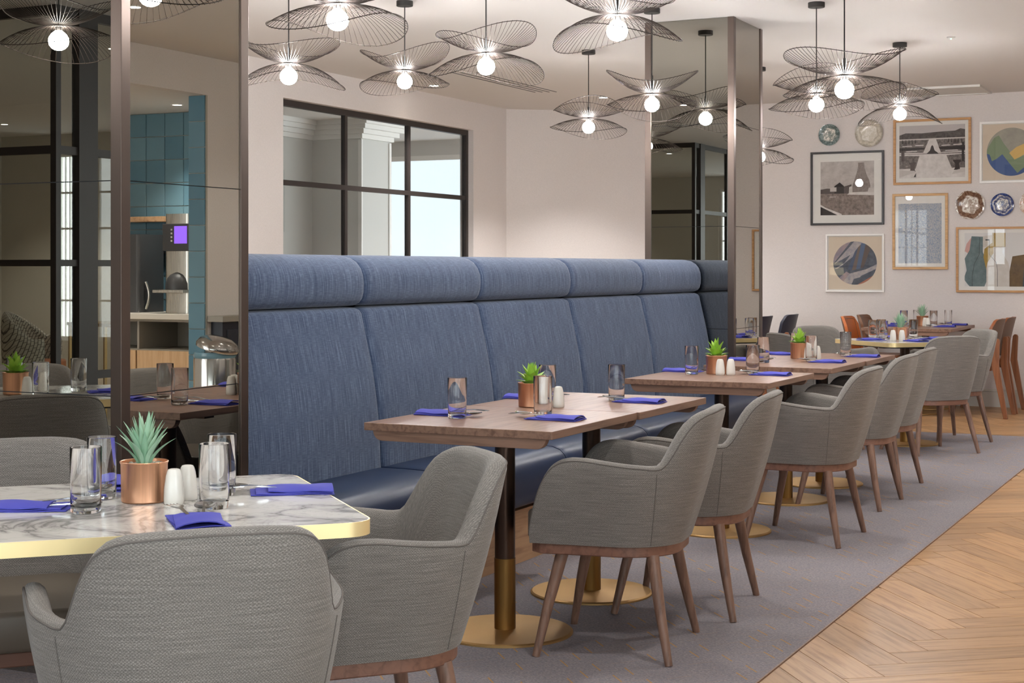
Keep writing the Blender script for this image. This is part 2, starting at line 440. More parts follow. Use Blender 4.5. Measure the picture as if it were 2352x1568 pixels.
# right-hand wall with windows near the camera and the opening to the servery
AO0, AO1, AH = 6.4, 9.66, 2.58
wr = MB()
wr.box(RX, RX + .11, AO1, 14.95, -.004, CH); wr.box(RX, RX + .11, AO0, AO1, AH, CH)
wr.box(RX, RX + .11, 2.2, AO0, -.004, CH)
RW = [(-5.6, -3.4), (-2.6, -.4), (.0, 2.0)]
ys = [-7] + [y for p in RW for y in p] + [2.2]
for a, b in zip(ys[0::2], ys[1::2]): wr.box(RX, RX + .11, a, b, -.004, CH)
for a, b in RW: wr.box(RX, RX + .11, a, b, -.004, .5); wr.box(RX, RX + .11, a, b, 2.6, CH)
struct('wall_right', wr, M_WALL)
def portal(loc, rot, sx, sy):
    ld = bpy.data.lights.new('window_portal', 'AREA'); ld.shape = 'RECTANGLE'; ld.size = sx; ld.size_y = sy
    ld.cycles.is_portal = True
    o = bpy.data.objects.new('window_portal', ld); C.objects.link(o); o.location = loc; o.rotation_euler = rot
def sash(n, horiz, p, a, b, z0, z1, nx, nz):
    """a glazed window in the plane x=p (horiz False) or y=p (horiz True)"""
    f = (lambda m, u0, u1, q0, q1, s0, s1: m.box(u0, u1, q0, q1, s0, s1)) if horiz else (lambda m, u0, u1, q0, q1, s0, s1: m.box(q0, q1, u0, u1, s0, s1))
    m = MB(); t = .05
    f(m, a, a + t, p, p + .06, z0, z1); f(m, b - t, b, p, p + .06, z0, z1); f(m, a + t, b - t, p, p + .06, z1 - t, z1); f(m, a + t, b - t, p, p + .06, z0, z0 + t)
    o = struct('window_%d' % n, m, M_WHITE)
    us = [a + t + (b - a - 2 * t) * i / nx for i in range(nx + 1)]; zs = [z0 + t + (z1 - z0 - 2 * t) * i / nz for i in range(nz + 1)]
    for u in us[1:-1]: part('glazing_bar', f(MB(), u - .012, u + .012, p + .01, p + .05, z0 + t, z1 - t), M_WHITE, o)
    for z in zs[1:-1]: part('glazing_bar', f(MB(), a + t, b - t, p + .012, p + .048, z - .012, z + .012), M_WHITE, o)
    part('pane', f(MB(), a + t, b - t, p + .028, p + .032, z0 + t, z1 - t), M_PANE, o)
    c = (a + b) / 2; zc = (z0 + z1) / 2
    return c, zc
k = 3
for a, b in RW:
    c, zc = sash(k, False, RX + .03, a, b, .5, 2.6, 3, 4); k += 1
    portal((RX + .13, c, zc), (PI / 2, 0, PI / 2), b - a, 2.1)
# rear wall behind the camera with tall windows
RWX = [(-13.15, -12.85), (-6.4, -4.6), (-3.9, -2.1), (-1.4, .4)]
wr = MB(); xs = [-14] + [x for p in RWX for x in p] + [RX + .11]
for a, b in zip(xs[0::2], xs[1::2]): wr.box(a, b, -7.15, -7, -.004, CH)
for a, b in RWX: wr.box(a, b, -7.15, -7, -.004, .4); wr.box(a, b, -7.15, -7, 2.65, CH)
struct('wall_rear', wr, M_WALLB)
for a, b in RWX:
    c, zc = sash(k, True, -7.1, a, b, .4, 2.65, 3, 5); k += 1
    portal((c, -7.17, zc), (-PI / 2, 0, PI), b - a, 2.25)
struct('wall_lounge', MB().box(-14.1, -14, -7, 18.2, -.004, CH), M_WALLB)
struct('wall_lounge_end', MB().box(-14, -7.1, 4.5, 4.6, -.004, CH), M_WALLB)
# glazed steel partition of the lounge (seen in the mirrors)
def partition():
    t = thing('glazed_partition', 'black steel framed glazed partition reflected in the mirrored pillars', 'partition', (-6.66, .14, 0))
    h = .022
    post = lambda x, y, w_=h, d_=h: part('post', MB().box(x - w_, x + w_, y - d_, y + d_, -.004, CH), M_BLACK, t)
    post(0, 0)
    xs = [0, -1.1, -2.2, -3.3, -4.4]; ysl = [0, -.26, -1.3, -2.4, -3.5, -4.6]
    for x in xs[1:]: post(x, 0)
    post(0, -.26, .03, .085)
    for y in ysl[2:]: post(0, y)
    zs = [(.03, .05), (.60, .025), (1.30, .02), (1.99, .025), (2.84, .03)]
    for i in range(len(xs) - 1):
        for z, q in zs: part('rail', MB().box(xs[i + 1] + h, xs[i] - h, -.018, .018, z - q, z + q), M_BLACK, t)
        for (z0, q0), (z1, q1) in zip(zs, zs[1:]): part('pane', MB().box(xs[i + 1] + h, xs[i] - h, -.003, .003, z0 + q0, z1 - q1), M_PANE, t)
    for i in range(len(ysl) - 1):
        a = ysl[i] - (.085 if i == 1 else h); b = ysl[i + 1] + (.085 if i == 0 else h)
        for z, q in zs: part('rail', MB().box(-.018, .018, b, a, z - q, z + q), M_BLACK, t)
        for (z0, q0), (z1, q1) in zip(zs, zs[1:]): part('pane', MB().box(-.003, .003, b, a, z0 + q0, z1 - q1), M_PANE, t)
partition()
# ceiling details
vent = thing('ceiling_vent', 'four narrow parallel air slots in the ceiling by the interior window', 'vent', (-5.95, 12.1, CH))
for i in range(4): part('slot', MB().box(-.105 + i * .062, -.093 + i * .062, -.78 + i * .02, .80 + i * .02, -.003, 0), M_DARK, vent)
hatch = thing('ceiling_hatch', 'white square access panel in the ceiling near the picture wall', 'hatch', (-2.62, 14.36, CH))
part('hatch_frame', MB().box(-.32, .32, -.32, -.29, -.02, 0).box(-.32, .32, .29, .32, -.02, 0).box(-.32, -.29, -.29, .29, -.02, 0).box(.29, .32, -.29, .29, -.02, 0), M_WHITE, hatch)
part('hatch_panel', MB().box(-.285, .285, -.285, .285, -.012, 0), M_WHITE, hatch)
sd = thing('smoke_sensor', 'tiny ceiling sensor with a green light right of the pendants', 'sensor', (-2.01, 11.08, CH))
part('sensor_body', MB().lathe([(.0, -.012), (.022, -.011), (.03, -.004), (.03, 0)], 16), M_WHITE, sd, 40)
part('indicator', MB().lathe([(0, -.018), (.004, -.016), (.005, -.012)], 8), emit('green_led', (.2, 1, .6, 1), 6), sd)
DLM = MB().lathe([(.052, 0), (.052, -.006), (.040, -.006), (.040, 0)], 20).mesh('downlight_bezel', M_WHITE, 40)
DLL = MB().lathe([(0, -.0035), (.038, -.003)], 20).mesh('downlight_lens', M_LED)
DL = [(-6.62, 12.03, 'washing the wall above the interior window', 6.0), (-5.65, 13.56, 'near the angled far left wall', 5.5),
      (-6.3, 8.5, 'added left of the interior window, hidden by the near pillar', 2.4), (-5.2, 6.5, 'added behind the near mirrored pillar', 2.0), (-5.2, 4.6, 'beside the near mirrored pillar', 1),  # first two added out of sight to brighten the dim left side
      (-1.2, 13.3, 'added at the right end of the picture wall', 1.8), (-4.32, 13.5, 'added above the navy chairs, hidden by the far pillar', 1.8), (-1.3, 11.6, 'right of the far marble table', 1.6),  # first two added out of view to lift the picture wall
      (-.9, 4.2, 'over the oak aisle near the camera', 2.0), (-.8, 6.4, 'over the oak aisle beside the first table pair', 2.0), (-.8, 8.7, 'over the oak aisle at mid length', 1.9), (-.6, 11.0, 'over the far oak aisle', 1.8),
      (.0, 7.6, 'added in front of the servery opening', 1.3), (.0, 9.9, 'added above the waste bin', 1.3), (.0, 12.3, 'added above the navy dado cabinet', 1.3),  # all three added to brighten the right-hand wall in the mirror
      (-1.0, 2.0, 'over the aisle beside the near marble table', 1.3), (-2.6, .9, 'in front of the near marble table', 1.3), (-.6, -1.2, 'behind the camera', 1.0), (-4.5, .6, 'left of the near marble table', 1.0),
      (-12.7, -5.7, 'washing the far lounge wall', 4.5), (-11.2, -6.4, 'added to wash the lounge window wall', 4.0),  # second washer added because the lounge wall came out dark
      (-7.6, -1.5, 'inside the glazed lounge', 2.6), (-10.3, -1.2, 'deep in the glazed lounge', 2.6), (-8.9, -.7, 'near the lounge armchair', 2.6)]
def downlight(x, y, z, label, e, spot=1.9):
    t = thing('downlight', 'small round ceiling downlight ' + label, 'downlight', (x, y, z), 0, 'ceiling downlights')
    place('bezel', DLM, t); place('lens', DLL, t)
    ld = bpy.data.lights.new('downlight_beam', 'SPOT'); ld.energy = DOWN * e; ld.spot_size = spot; ld.spot_blend = .6; ld.shadow_soft_size = .06; ld.color = (1, .98, .95)
    o = bpy.data.objects.new('downlight_beam', ld); C.objects.link(o); o.parent = t; o.location = (0, 0, -.02)
for x, y, lb, e in DL: downlight(x, y, CH, lb, e)
# ------------------------------------------------------------------ mirrored pillars
def pillar(x0, x1, y0, y1, label):
    t = thing('mirrored_pillar', label, 'pillar', ((x0 + x1) / 2, (y0 + y1) / 2, 0))
    hx, hy = (x1 - x0) / 2, (y1 - y0) / 2
    part('core', MB().box(-hx + .02, hx - .02, -hy + .02, hy - .02, -.004, CH), M_DARK, t)
    q = .042
    for sx in (-1, 1):
        for sy in (-1, 1):
            xa, xb = sorted((sx * hx, sx * (hx - q))); ya, yb = sorted((sy * hy, sy * (hy - q)))
            part('corner_trim', MB().box(xa, xb, ya, yb, -.004, CH), M_TRIM, t, bevel=.0015)
    zs = [.0, .225, .88, 1.535, 2.19, CH]
    for z0, z1 in zip(zs, zs[1:]):
        a, b = z0 + .0015, z1 - .0015
        for sy in (-1, 1):
            ya, yb = sorted((sy * (hy - .006), sy * (hy - .018)))
            part('mirror_panel', MB().box(-hx + q + .001, hx - q - .001, ya, yb, a, b), M_MIRROR, t)
        for sx in (-1, 1):
            xa, xb = sorted((sx * (hx - .006), sx * (hx - .018)))
            part('mirror_panel', MB().box(xa, xb, -hy + q + .001, hy - q - .001, a, b), M_MIRROR, t)
pillar(-3.75, -3.131, 3.733, 4.386, 'bronze mirrored square pillar at the left beside the marble table')
pillar(-3.69, -3.085, 9.56, 10.18, 'bronze mirrored square pillar at the far end of the blue banquette')
# ------------------------------------------------------------------ banquette
def banquette():
    Y0, Y1 = 4.39, 9.555; n = 5; dy = (Y1 - Y0) / n
    t = thing('banquette', 'long high-backed blue fabric banquette with a navy leather seat', 'banquette', (-3.2, (Y0 + Y1) / 2, 0))
    ox, oy = -3.2, (Y0 + Y1) / 2
    part('plinth', MB().box(-.40, .29, Y0 - oy, Y1 - oy, CZ, .232), M_PLINTH, t)
    part('back_frame', MB().box(-.42, -.33, Y0 - oy, Y1 - oy, .2, 1.30), M_NAVYP, t)
    def swept(prof, y0, y1, e0, back):
        """prof: list of (x,z) along the cushion face; ends tuck in along a soft seam"""
        m = MB(); L = y1 - y0; k = len(prof)
        ysn = [(0, 1), (.003, .72), (.009, .44), (.02, .2), (.04, .05), (.08, 0), (L - .08, 0), (L - .04, .05), (L - .02, .2), (L - .009, .44), (L - .003, .72), (L, 1)]
        for yy, e in ysn:
            for i, (x, z) in enumerate(prof):
                a = prof[max(i - 1, 0)]; b = prof[min(i + 1, k - 1)]
                tx, tz = b[0] - a[0], b[1] - a[1]; l = math.hypot(tx, tz) or 1
                nx, nz = tz / l, -tx / l
                m.v.append((x - nx * e * e0, y0 + yy, z - nz * e * e0))
        for j in range(len(ysn) - 1):
            for i in range(k - 1):
                m.f.append([j * k + i, (j + 1) * k + i, (j + 1) * k + i + 1, j * k + i + 1]); m.m.append(0)
        for j in (0, len(ysn) - 1):
            o = len(m.v); yy = y0 + ysn[j][0]
            m.v += [(back, yy, prof[-1][1]), (back, yy, prof[0][1])]
            f = [j * k + i for i in range(k)] + [o, o + 1]
            m.f.append(f if j == 0 else f[::-1]); m.m.append(0)
        return m
    lower = [(-.06, .44)] + [(-.012 - .088 * q + .022 * math.sin(PI * min(1, q * 1.02)), .45 + .625 * q) for q in [i / 12 for i in range(13)]]
    lower += [(-.104, 1.092), (-.116, 1.105), (-.135, 1.112), (-.17, 1.114)]
    roll = [(-.17, 1.116), (-.135, 1.118), (-.115, 1.126), (-.102, 1.142), (-.094, 1.17), (-.092, 1.205), (-.096, 1.24), (-.108, 1.272), (-.128, 1.297), (-.158, 1.314), (-.20, 1.322), (-.30, 1.322), (-.37, 1.318), (-.40, 1.30)]
    seat = [(.285, .245), (.315, .252), (.338, .27), (.346, .31), (.347, .36), (.342, .40), (.328, .43), (.305, .452), (.27, .464), (.2, .470), (.1, .473), (0, .473), (-.08, .472)]
    for i in range(n):
        a = Y0 + i * dy - oy; b = a + dy
        part('back_panel', swept(lower, a + .001, b - .001, .022, -.33), M_DENIM, t, 70)
        part('head_roll', swept(roll, a + .001, b - .001, .02, -.33), M_DENIM, t, 70)
        part('seat_cushion', swept(seat, a + .001, b - .001, .012, -.1), M_NAVY, t, 70)
        if i < n - 1:
            pts = [(x - ox * 0 + .0, b, z) for x, z in [(q[0] - .006, q[1] - .004) for q in seat[1:]]]
            part('seat_piping', MB().tube(pts, .004, 6), M_NAVY, t, 60)
banquette()
# ------------------------------------------------------------------ tub chair (local: faces +y)
def tub_meshes():
    a, yf, yb, r = .280, .24, -.265, .22
    L1 = yf - (yb + r); LA = r * PI / 2; LB = a - r; HALF = L1 + LA + LB
    def plan(s):      # s from the right front tip round the back to the left front tip
        mir = s > HALF
        q = 2 * HALF - s if mir else s
        if q <= L1: p = (a, yf - q); nn = (1, 0)
        elif q <= L1 + LA:
            t = (q - L1) / r; p = (a - r + r * math.cos(t), yb + r - r * math.sin(t)); nn = (math.cos(t), -math.sin(t))
        else: p = (a - r - (q - L1 - LA), yb); nn = (0, -1)
        if mir: p = (-p[0], p[1]); nn = (-nn[0], nn[1])
        return p, nn, q
    top = [(0, .425), (.015, .487), (.035, .55), (.06, .602), (.085, .632), (.115, .650), (.15, .658), (.2, .657), (.27, .648), (.34, .640), (.40, .634), (.432, .634), (.444, .642), (.456, .660), (.468, .685), (.48, .712), (.492, .738), (.505, .762), (.52, .782), (.54, .797), (.565, .806), (.61, .811), (HALF, .812)]
    ss = [i * .01 for i in range(13)]
    q = .12
    while q < HALF - .012: q += .0165; ss.append(min(q, HALF))
    if ss[-1] < HALF: ss.append(HALF)
    full = ss + [2 * HALF - x for x in reversed(ss[:-1])]
    def smooth_top(q):
        return sum(lerp_tab(top, min(HALF, max(0, q + d))) for d in (-.008, -.004, 0, .004, .008)) / 5 if q > .02 else lerp_tab(top, q)
    def pt(s, z, inset):
        (px, py), (nx, ny), q = plan(s)
        wb = min(1, max(0, (q - .36) / .22)); wb = wb * wb * (3 - 2 * wb)
        off = (z - .37) * (.16 * (1 - wb) + .27 * wb) - .030 + .008 * math.sin(min(1, (z - .37) / .4) * PI) - inset
        return (px + nx * off, py + ny * off, z)
    m = MB(); m.uv = []; pipe = []; NO, NI = 9, 7
    K = NO + 5 + NI
    for s in full:
        (_, _, q) = plan(s); zt = smooth_top(q); th = .046 if q < .4 else .052
        r_ = min(th / 2, (zt - .37) * .4); zb = zt - r_
        for i in range(NO): z_ = .37 + (zb - .37) * i / (NO - 1); m.v.append(pt(s, z_, 0)); m.uv.append((s, z_))
        pipe.append(pt(s, zb + r_ * .55, -.0005 + r_ * .18))
        for i in range(1, 6):
            an = PI * i / 6
            m.v.append(pt(s, zb + r_ * math.sin(an), th / 2 - th / 2 * math.cos(an))); m.uv.append((s, zb + an * r_))
        for i in range(NI): z_ = zb + (.40 - zb) * i / (NI - 1) if zb > .40 else zb; m.v.append(pt(s, z_, th)); m.uv.append((s, zb + PI * r_ + zb - z_))
    n = len(full)
    for j in range(n - 1):
        for i in range(K - 1):
            m.f.append([j * K + i, (j + 1) * K + i, (j + 1) * K + i + 1, j * K + i + 1]); m.m.append(0)
    m.f.append(list(range(K))); m.m.append(0)
    m.f.append([(n - 1) * K + i for i in range(K)][::-1]); m.m.append(0)
    shell = m.mesh('shell', M_TWEED, 75)
    piping = MB().tube(pipe, .0022, 6).mesh('piping', M_PIPE, 80)
    def seamline(s): return [pt(s, .375 + (smooth_top(plan(s)[2]) - .40) * i / 8, -.0006) for i in range(9)]
    sj = .42
    seams = [MB().tube(seamline(x), .0012, 5).mesh('seam', M_PIPE, 80) for x in (sj, 2 * HALF - sj)]
    def outline(z, inset, front):
        o = [pt(s, z, inset)[:2] for s in full if plan(s)[2] > .02]
        o = [(x, min(y, front)) for x, y in o]
        return [(o[0][0], front - .035), (o[0][0] - .03, front)] + [] + [(o[-1][0] + .03, front), (o[-1][0], front - .035)] + [p for p in reversed(o) if p[1] < front - .04]
    seat = MB().prism(outline(.42, .052, .268), .372, .468).mesh('seat_cushion', M_SEATL, 50)
    ring = MB().prism(outline(.37, .010, .243), .335, .3705).mesh('base_ring', M_RING, 40)
    legs = []
    for sx in (-1, 1):
        for sy in (-1, 1):
            legs.append(MB().tube([(sx * .185, sy * .15 - .005, .338), (sx * .215, sy * .185, .17), (sx * .245, sy * .22, 0)], [.021, .0175, .0125], 14).mesh('leg', M_WALNUT, 50))
    return shell, piping, seams, seat, ring, legs
TUB = tub_meshes()
def tub_chair(x, y, face, label, z=CZ):
    """face: heading in degrees the sitter looks to, 0 = +y, 90 = -x"""
    t = thing('tub_chair', label, 'chair', (x, y, z), math.radians(face), 'grey upholstered tub chairs')
    sh = place('shell', TUB[0], t)
    place('piping', TUB[1], sh)
    for s in TUB[2]: place('seam', s, sh)
    place('seat_cushion', TUB[3], t, bevel=.022, seg=3)
    place('base_ring', TUB[4], t, bevel=.004)
    for l in TUB[5]: place('leg', l, t)
    return t
L_ = 'grey tub chair, '
tub_chair(-1.983, 4.894, 99, L_ + 'first on the aisle side of the first wooden table pair')
tub_chair(-1.985, 5.584, 97.5, L_ + 'second on the aisle side of the first wooden table pair')
tub_chair(-1.985, 7.235, 90, L_ + 'on the aisle side of the single wooden table')
tub_chair(-2.055, 8.39, 89, L_ + 'aisle side of the last wooden table pair, the nearer one')
tub_chair(-2.09, 9.09, 88, L_ + 'aisle side of the last wooden table pair, the farther one')
tub_chair(-1.905, 2.46, 46, L_ + 'back to the viewer, in front of the near marble table')
tub_chair(-2.0, 3.25, 138, L_ + 'right of the near marble table, next to the banquette seat')
tub_chair(-2.78, 2.97, -133, L_ + 'behind the near marble table, against the mirrored pillar')
tub_chair(-2.66, 2.16, -43, L_ + 'at the left edge of the picture by the near marble table')
tub_chair(-2.138, 10.975, 46, L_ + 'back to the viewer, right front of the far marble table')
tub_chair(-2.17, 11.78, 132, L_ + 'behind the farthest aisle chair at the far marble table')
tub_chair(-3.03, 11.88, -135, L_ + 'left of the far marble table facing the aisle')
tub_chair(-2.90, 10.90, -45, L_ + 'left front of the far marble table, half hidden by the wooden table')
# ------------------------------------------------------------------ leather side chair (faces +y)
def side_meshes(lea, back):
    seat = MB().prism(rrect(.215, .205, .06), .442, .478).mesh('seat_pad', lea, 50)
    fr = MB().prism(rrect(.205, .195, .05), .398, .442).mesh('seat_frame', M_OAKCH, 50)
    m = MB(); NU, NV = 14, 12; hw = .215
    def surf(u, v, off):
        x = (u * 2 - 1) * hw; q = 1.0
        vv = v
        z0, z1 = .50, .835
        # rounded top corners
        rx = max(0, abs(x) - (hw - .07)) / .07
        zt = z1 - .07 * (1 - math.sqrt(max(0, 1 - rx * rx)))
        zb = z0 + .03 * (1 - math.sqrt(max(0, 1 - rx * rx)))
        z = zb + (zt - zb) * vv
        y = -.185 - .30 * (z - z0) + .055 * (x / hw) ** 2 + .03 * math.sin((z - z0) * 4) + off
        return (x, y, z)
    vs1 = [surf(i / NU, j / NV, 0) for j in range(NV + 1) for i in range(NU + 1)]; vs2 = [surf(i / NU, j / NV, -.026) for j in range(NV + 1) for i in range(NU + 1)]
    N = len(vs1); W_ = NU + 1
    m.v = vs1 + vs2
    for j in range(NV):
        for i in range(NU):
            a = j * W_ + i
            m.f.append([a + 1, a, a + W_, a + W_ + 1]); m.m.append(0)
            m.f.append([N + a, N + a + 1, N + a + W_ + 1, N + a + W_]); m.m.append(1)
    rim = [i for i in range(W_)] + [j * W_ + NU for j in range(1, NV + 1)] + [NV * W_ + i for i in range(NU - 1, -1, -1)] + [j * W_ for j in range(NV - 1, 0, -1)]
    for i in range(len(rim)):
        a, b = rim[i], rim[(i + 1) % len(rim)]
        m.f.append([a, b, N + b, N + a]); m.m.append(0)
    back_ = m.mesh('backrest', [lea, back], 50)
    stitch = MB().tube([surf(.09 + .82 * i / 10, .93, .002) for i in range(11)][::-1] + [surf(.09, .93 - .85 * i / 8, .002) for i in range(1, 9)], .0025, 5).mesh('stitching', back, 80)
    stitch2 = MB().tube([surf(.91, .93 - .85 * i / 8, .002) for i in range(9)], .0025, 5).mesh('stitching', back, 80)
    legs = []
    for sx in (-1, 1):
        x0, x1 = sorted((sx * .212, sx * .245))
        legs.append(MB().prism([(-.335, 0), (-.300, 0), (-.205, .44), (-.225, .66), (-.24, .675), (-.262, .672), (-.27, .655), (-.262, .45)], x0, x1, axis='x').mesh('rear_leg', M_OAKCH))
        legs.append(MB().prism([(.205, 0), (.235, 0), (.215, .442), (.165, .442)], x0, x1, axis='x').mesh('front_leg', M_OAKCH))
    return seat, fr, back_, (stitch, stitch2), legs
SIDE = {'tan': side_meshes(M_ORANGE, M_BROWNL), 'brown': side_meshes(M_BROWNL, M_BROWNL), 'saddle': side_meshes(M_SADDLE, M_SADDLEB), 'navy': side_meshes(M_NAVYCH, M_NAVYCH)}
def side_chair(x, y, face, kind, label):
    s = SIDE[kind]
    t = thing('side_chair', label, 'chair', (x, y, 0), math.radians(face), 'leather side chairs by the picture wall')
    place('seat_pad', s[0], t, bevel=.012); place('seat_frame', s[1], t, bevel=.004)
    b = place('backrest', s[2], t)
    for q in s[3]: place('stitching', q, b)
    for l in s[4]: place(l.name.split('.')[0], l, t, bevel=.003)
side_chair(-2.34, 13.86, 90, 'saddle', 'saddle brown leather oak side chair at the right of the far table, nearer the viewer')
side_chair(-2.33, 14.38, 90, 'saddle', 'saddle brown leather oak side chair at the right of the far table, against the wall')
side_chair(-3.22, 13.99, -90, 'tan', 'orange leather side chair left of the far table, front of the pair')
side_chair(-3.20, 14.51, -90, 'brown', 'brown leather side chair left of the far table, beside the wall')
side_chair(-4.36, 13.72, 90, 'navy', 'navy leather oak side chair just right of the far mirrored pillar')
side_chair(-4.30, 14.36, 90, 'navy', 'navy leather side chair against the wall, right of the other navy one')
# ------------------------------------------------------------------ tables
BASE = MB().lathe([(.237, CZ), (.237, .010), (.231, .0145), (.05, .0165), (.04, .018)], 64).mesh('base_disc', M_BRASS, 30)
SLEEVE = MB().lathe([(.037, .016), (.037, .262), (.0355, .263)], 28).mesh('brass_sleeve', M_BRASSL, 40)
POLE = MB().lathe([(.0355, .262), (.0355, .70)], 28).mesh('pole', M_BRONZE, 40)
SPIDER = MB().box(-.2, .2, -.03, .03, .694, .706).box(-.03, .03, -.2, .2, .694, .706).mesh('mounting_cross', M_BRONZE)
def wood_table(x, y, hx, hy, label, poles=((0, 0),)):
    t = thing('wooden_table', label, 'table', (x, y, 0))
    th = .026
    part('table_top', MB().box(-hx, hx, -hy, hy, .75 - th, .75), M_TABLE, t, bevel=.0018)
    a = hx - .028; rr = .034
    prof = [(-a, .724)] + [(-a + rr - rr * math.cos(PI / 2 * i / 6), .690 + rr - rr * math.sin(PI / 2 * i / 6)) for i in range(7)] + [(a - rr + rr * math.sin(PI / 2 * i / 6), .690 + rr - rr * math.cos(PI / 2 * i / 6)) for i in range(7)] + [(a, .724)]
    for s in (-1, 1):
        y0, y1 = sorted((s * (hy - .012), s * (hy - .040)))
        part('runner', MB().prism(prof[::-1], y0, y1, axis='y'), M_TEDGE, t, bevel=.0015)
    part('cross_rail', MB().box(-.05, .05, -hy + .04, hy - .04, .705, .724), M_TEDGE, t)
    for px, py in poles:
        for nm, me in (('base_disc', BASE), ('brass_sleeve', SLEEVE), ('pole', POLE), ('mounting_cross', SPIDER)): place(nm, me, t, (px, py, 0))
    return t
wood_table(-2.405, 4.883, .348, .368, 'brown wooden table nearest the viewer, near half of the first pair')
wood_table(-2.393, 5.622, .345, .366, 'brown wooden table, far half of the first pair, joined to the nearest')
wood_table(-2.393, 7.225, .350, .385, 'single brown wooden table standing alone between the two table pairs')
wood_table(-2.395, 8.335, .350, .358, 'brown wooden table, near half of the last pair along the banquette')
wood_table(-2.385, 9.055, .350, .358, 'brown wooden table, far half of the last pair by the far pillar')
wood_table(-2.84, 14.13, .385, .575, 'brown wooden table under the picture wall between leather chairs', ((0, -.28), (0, .28)))
wood_table(-4.93, 14.13, .385, .575, 'brown wooden table mostly hidden behind the far mirrored pillar', ((0, -.28), (0, .28)))
def marble_table(x, y, rz, hs, label):
    t = thing('marble_table', label, 'table', (x, y, 0), rz)
    part('marble_top', MB().prism(rrect(hs - .003, hs - .003, .057, 8), .722, .75), M_MARBLE, t, bevel=.001)
    o = rrect(hs, hs, .06, 10); i_ = rrect(hs - .003, hs - .003, .057, 10); n = len(o)
    m = MB(); m.v = [(p[0], p[1], .7195) for p in o] + [(p[0], p[1], .7495) for p in o] + [(p[0], p[1], .7495) for p in i_] + [(p[0], p[1], .7195) for p in i_]
    for k in range(4):
        for j in range(n): m.f.append([k * n + j, k * n + (j + 1) % n, ((k + 1) % 4) * n + (j + 1) % n, ((k + 1) % 4) * n + j]); m.m.append(0)
    part('edge_band', m, M_GOLD, t, 40)
    part('underlay', MB().prism(rrect(hs - .09, hs - .09, .05), .706, .722), M_DARK, t)
    for nm, me in (('base_disc', BASE), ('brass_sleeve', SLEEVE), ('pole', POLE), ('mounting_cross', SPIDER)): place(nm, me, t)
    return t
marble_table(-2.222, 2.755, math.radians(46.2), .40, 'white marble table with brass edge in the foreground, set diagonally')
marble_table(-2.39, 11.385, math.radians(46), .375, 'white marble table with brass edge far down the room')
# ------------------------------------------------------------------ tableware
TZ = .7502
GLASSM = MB().lathe([(0, 0), (.0285, 0), (.0305, .0015), (.0318, .006), (.0326, .06), (.0335, .1388), (.0331, .1399), (.0325, .1399), (.0321, .1388), (.0312, .06), (.0302, .022), (.027, .016), (0, .0145)], 40).mesh('tumbler', M_GLASS, 50)
POTM = MB().lathe([(0, 0), (.048, 0), (.050, .003), (.0515, .084), (.0530, .087), (.0535, .089), (.0525, .0905), (.0500, .0895), (.0488, .080), (0, .079)], 40).mesh('copper_pot', M_COPPER, 30)
SOIL = MB()
for i in range(46):
    a = i * 2.4; q = .045 * math.sqrt((i + .5) / 46)
    SOIL.lathe([(0, .0855), (.004, .0845), (.0062, .081), (.004, .0785), (0, .078)], 7, q * math.cos(a), q * math.sin(a))
SOILM = SOIL.mesh('pebbles', M_PEBBLE, 60)
SHK = MB().lathe([(0, 0), (.0205, 0), (.022, .002), (.0225, .012), (.0215, .035), (.0178, .062), (.0150, .072), (.0125, .0765), (.008, .0778), (0, .0780)], 28).mesh('shaker', M_CERAM, 40)
HOLES = MB()
for dx, dy in ((0, 0), (.004, .002), (-.003, .004)): HOLES.lathe([(0, .0784), (.0009, .0782)], 6, dx, dy)
HOLEM = HOLES.mesh('holes', M_DARK)
def leaf_mesh(L, W, bend, th):
    m = MB(); N = 9
    for i in range(N + 1):
        t = i / N; wd = W * (math.sin(PI * min(1, .16 + t * .62)) ** .9) * (1 - t ** 3.5) + .0004
        y = bend * t * t; z = L * t
        m.v += [(-wd, y + wd * .35, z), (0, y - th * (1 - t), z), (wd, y + wd * .35, z), (0, y + th * .9 * (1 - t), z)]
    for i in range(N):
        for k in range(4): m.f.append([i * 4 + k, i * 4 + (k + 1) % 4, i * 4 + 4 + (k + 1) % 4, i * 4 + 4 + k]); m.m.append(0)
    m.f.append([3, 2, 1, 0]); m.m.append(0); m.f.append([N * 4 + k for k in range(4)]); m.m.append(0)
    return m
AG = [leaf_mesh(L, .0080, -b, .004).mesh('leaf', M_AGAVE, 60) for L, b in ((.118, .010), (.10, .022), (.085, .034), (.065, .036))]
LM = [leaf_mesh(L * 1.08, .0150, -b, .005).mesh('leaf', M_LIME, 60) for L, b in ((.088, .006), (.078, .016), (.062, .026), (.046, .028))]
def plant(x, y, kind, label, rz=0):
    t = thing('potted_succulent', label, 'plant', (x, y, TZ), rz, 'table plants in copper pots')
    place('copper_pot', POTM, t); place('pebbles', SOILM, t)['kind'] = 'stuff'
    random.seed(int(x * 1000) + 5)
    rows = [(4, 0, .06), (7, 1, .2), (9, 2, .40), (8, 3, .68)] if kind == 'lime' else [(5, 0, .04), (8, 0, .11), (10, 1, .18), (10, 1, .27), (7, 2, .36)]
    ms = LM if kind == 'lime' else AG
    for n, li, tilt in rows:
        for i in range(n):
            a = 2 * PI * (i + .5 * (li % 2) + random.uniform(-.2, .2)) / n
            q = .004 + .012 * tilt
            o = place('leaf', ms[li], t, (q * math.sin(a), -q * math.cos(a), .078), (tilt + random.uniform(-.06, .06), 0, a))
            s_ = random.uniform(.88, 1.08); o.scale = (s_, s_, s_)
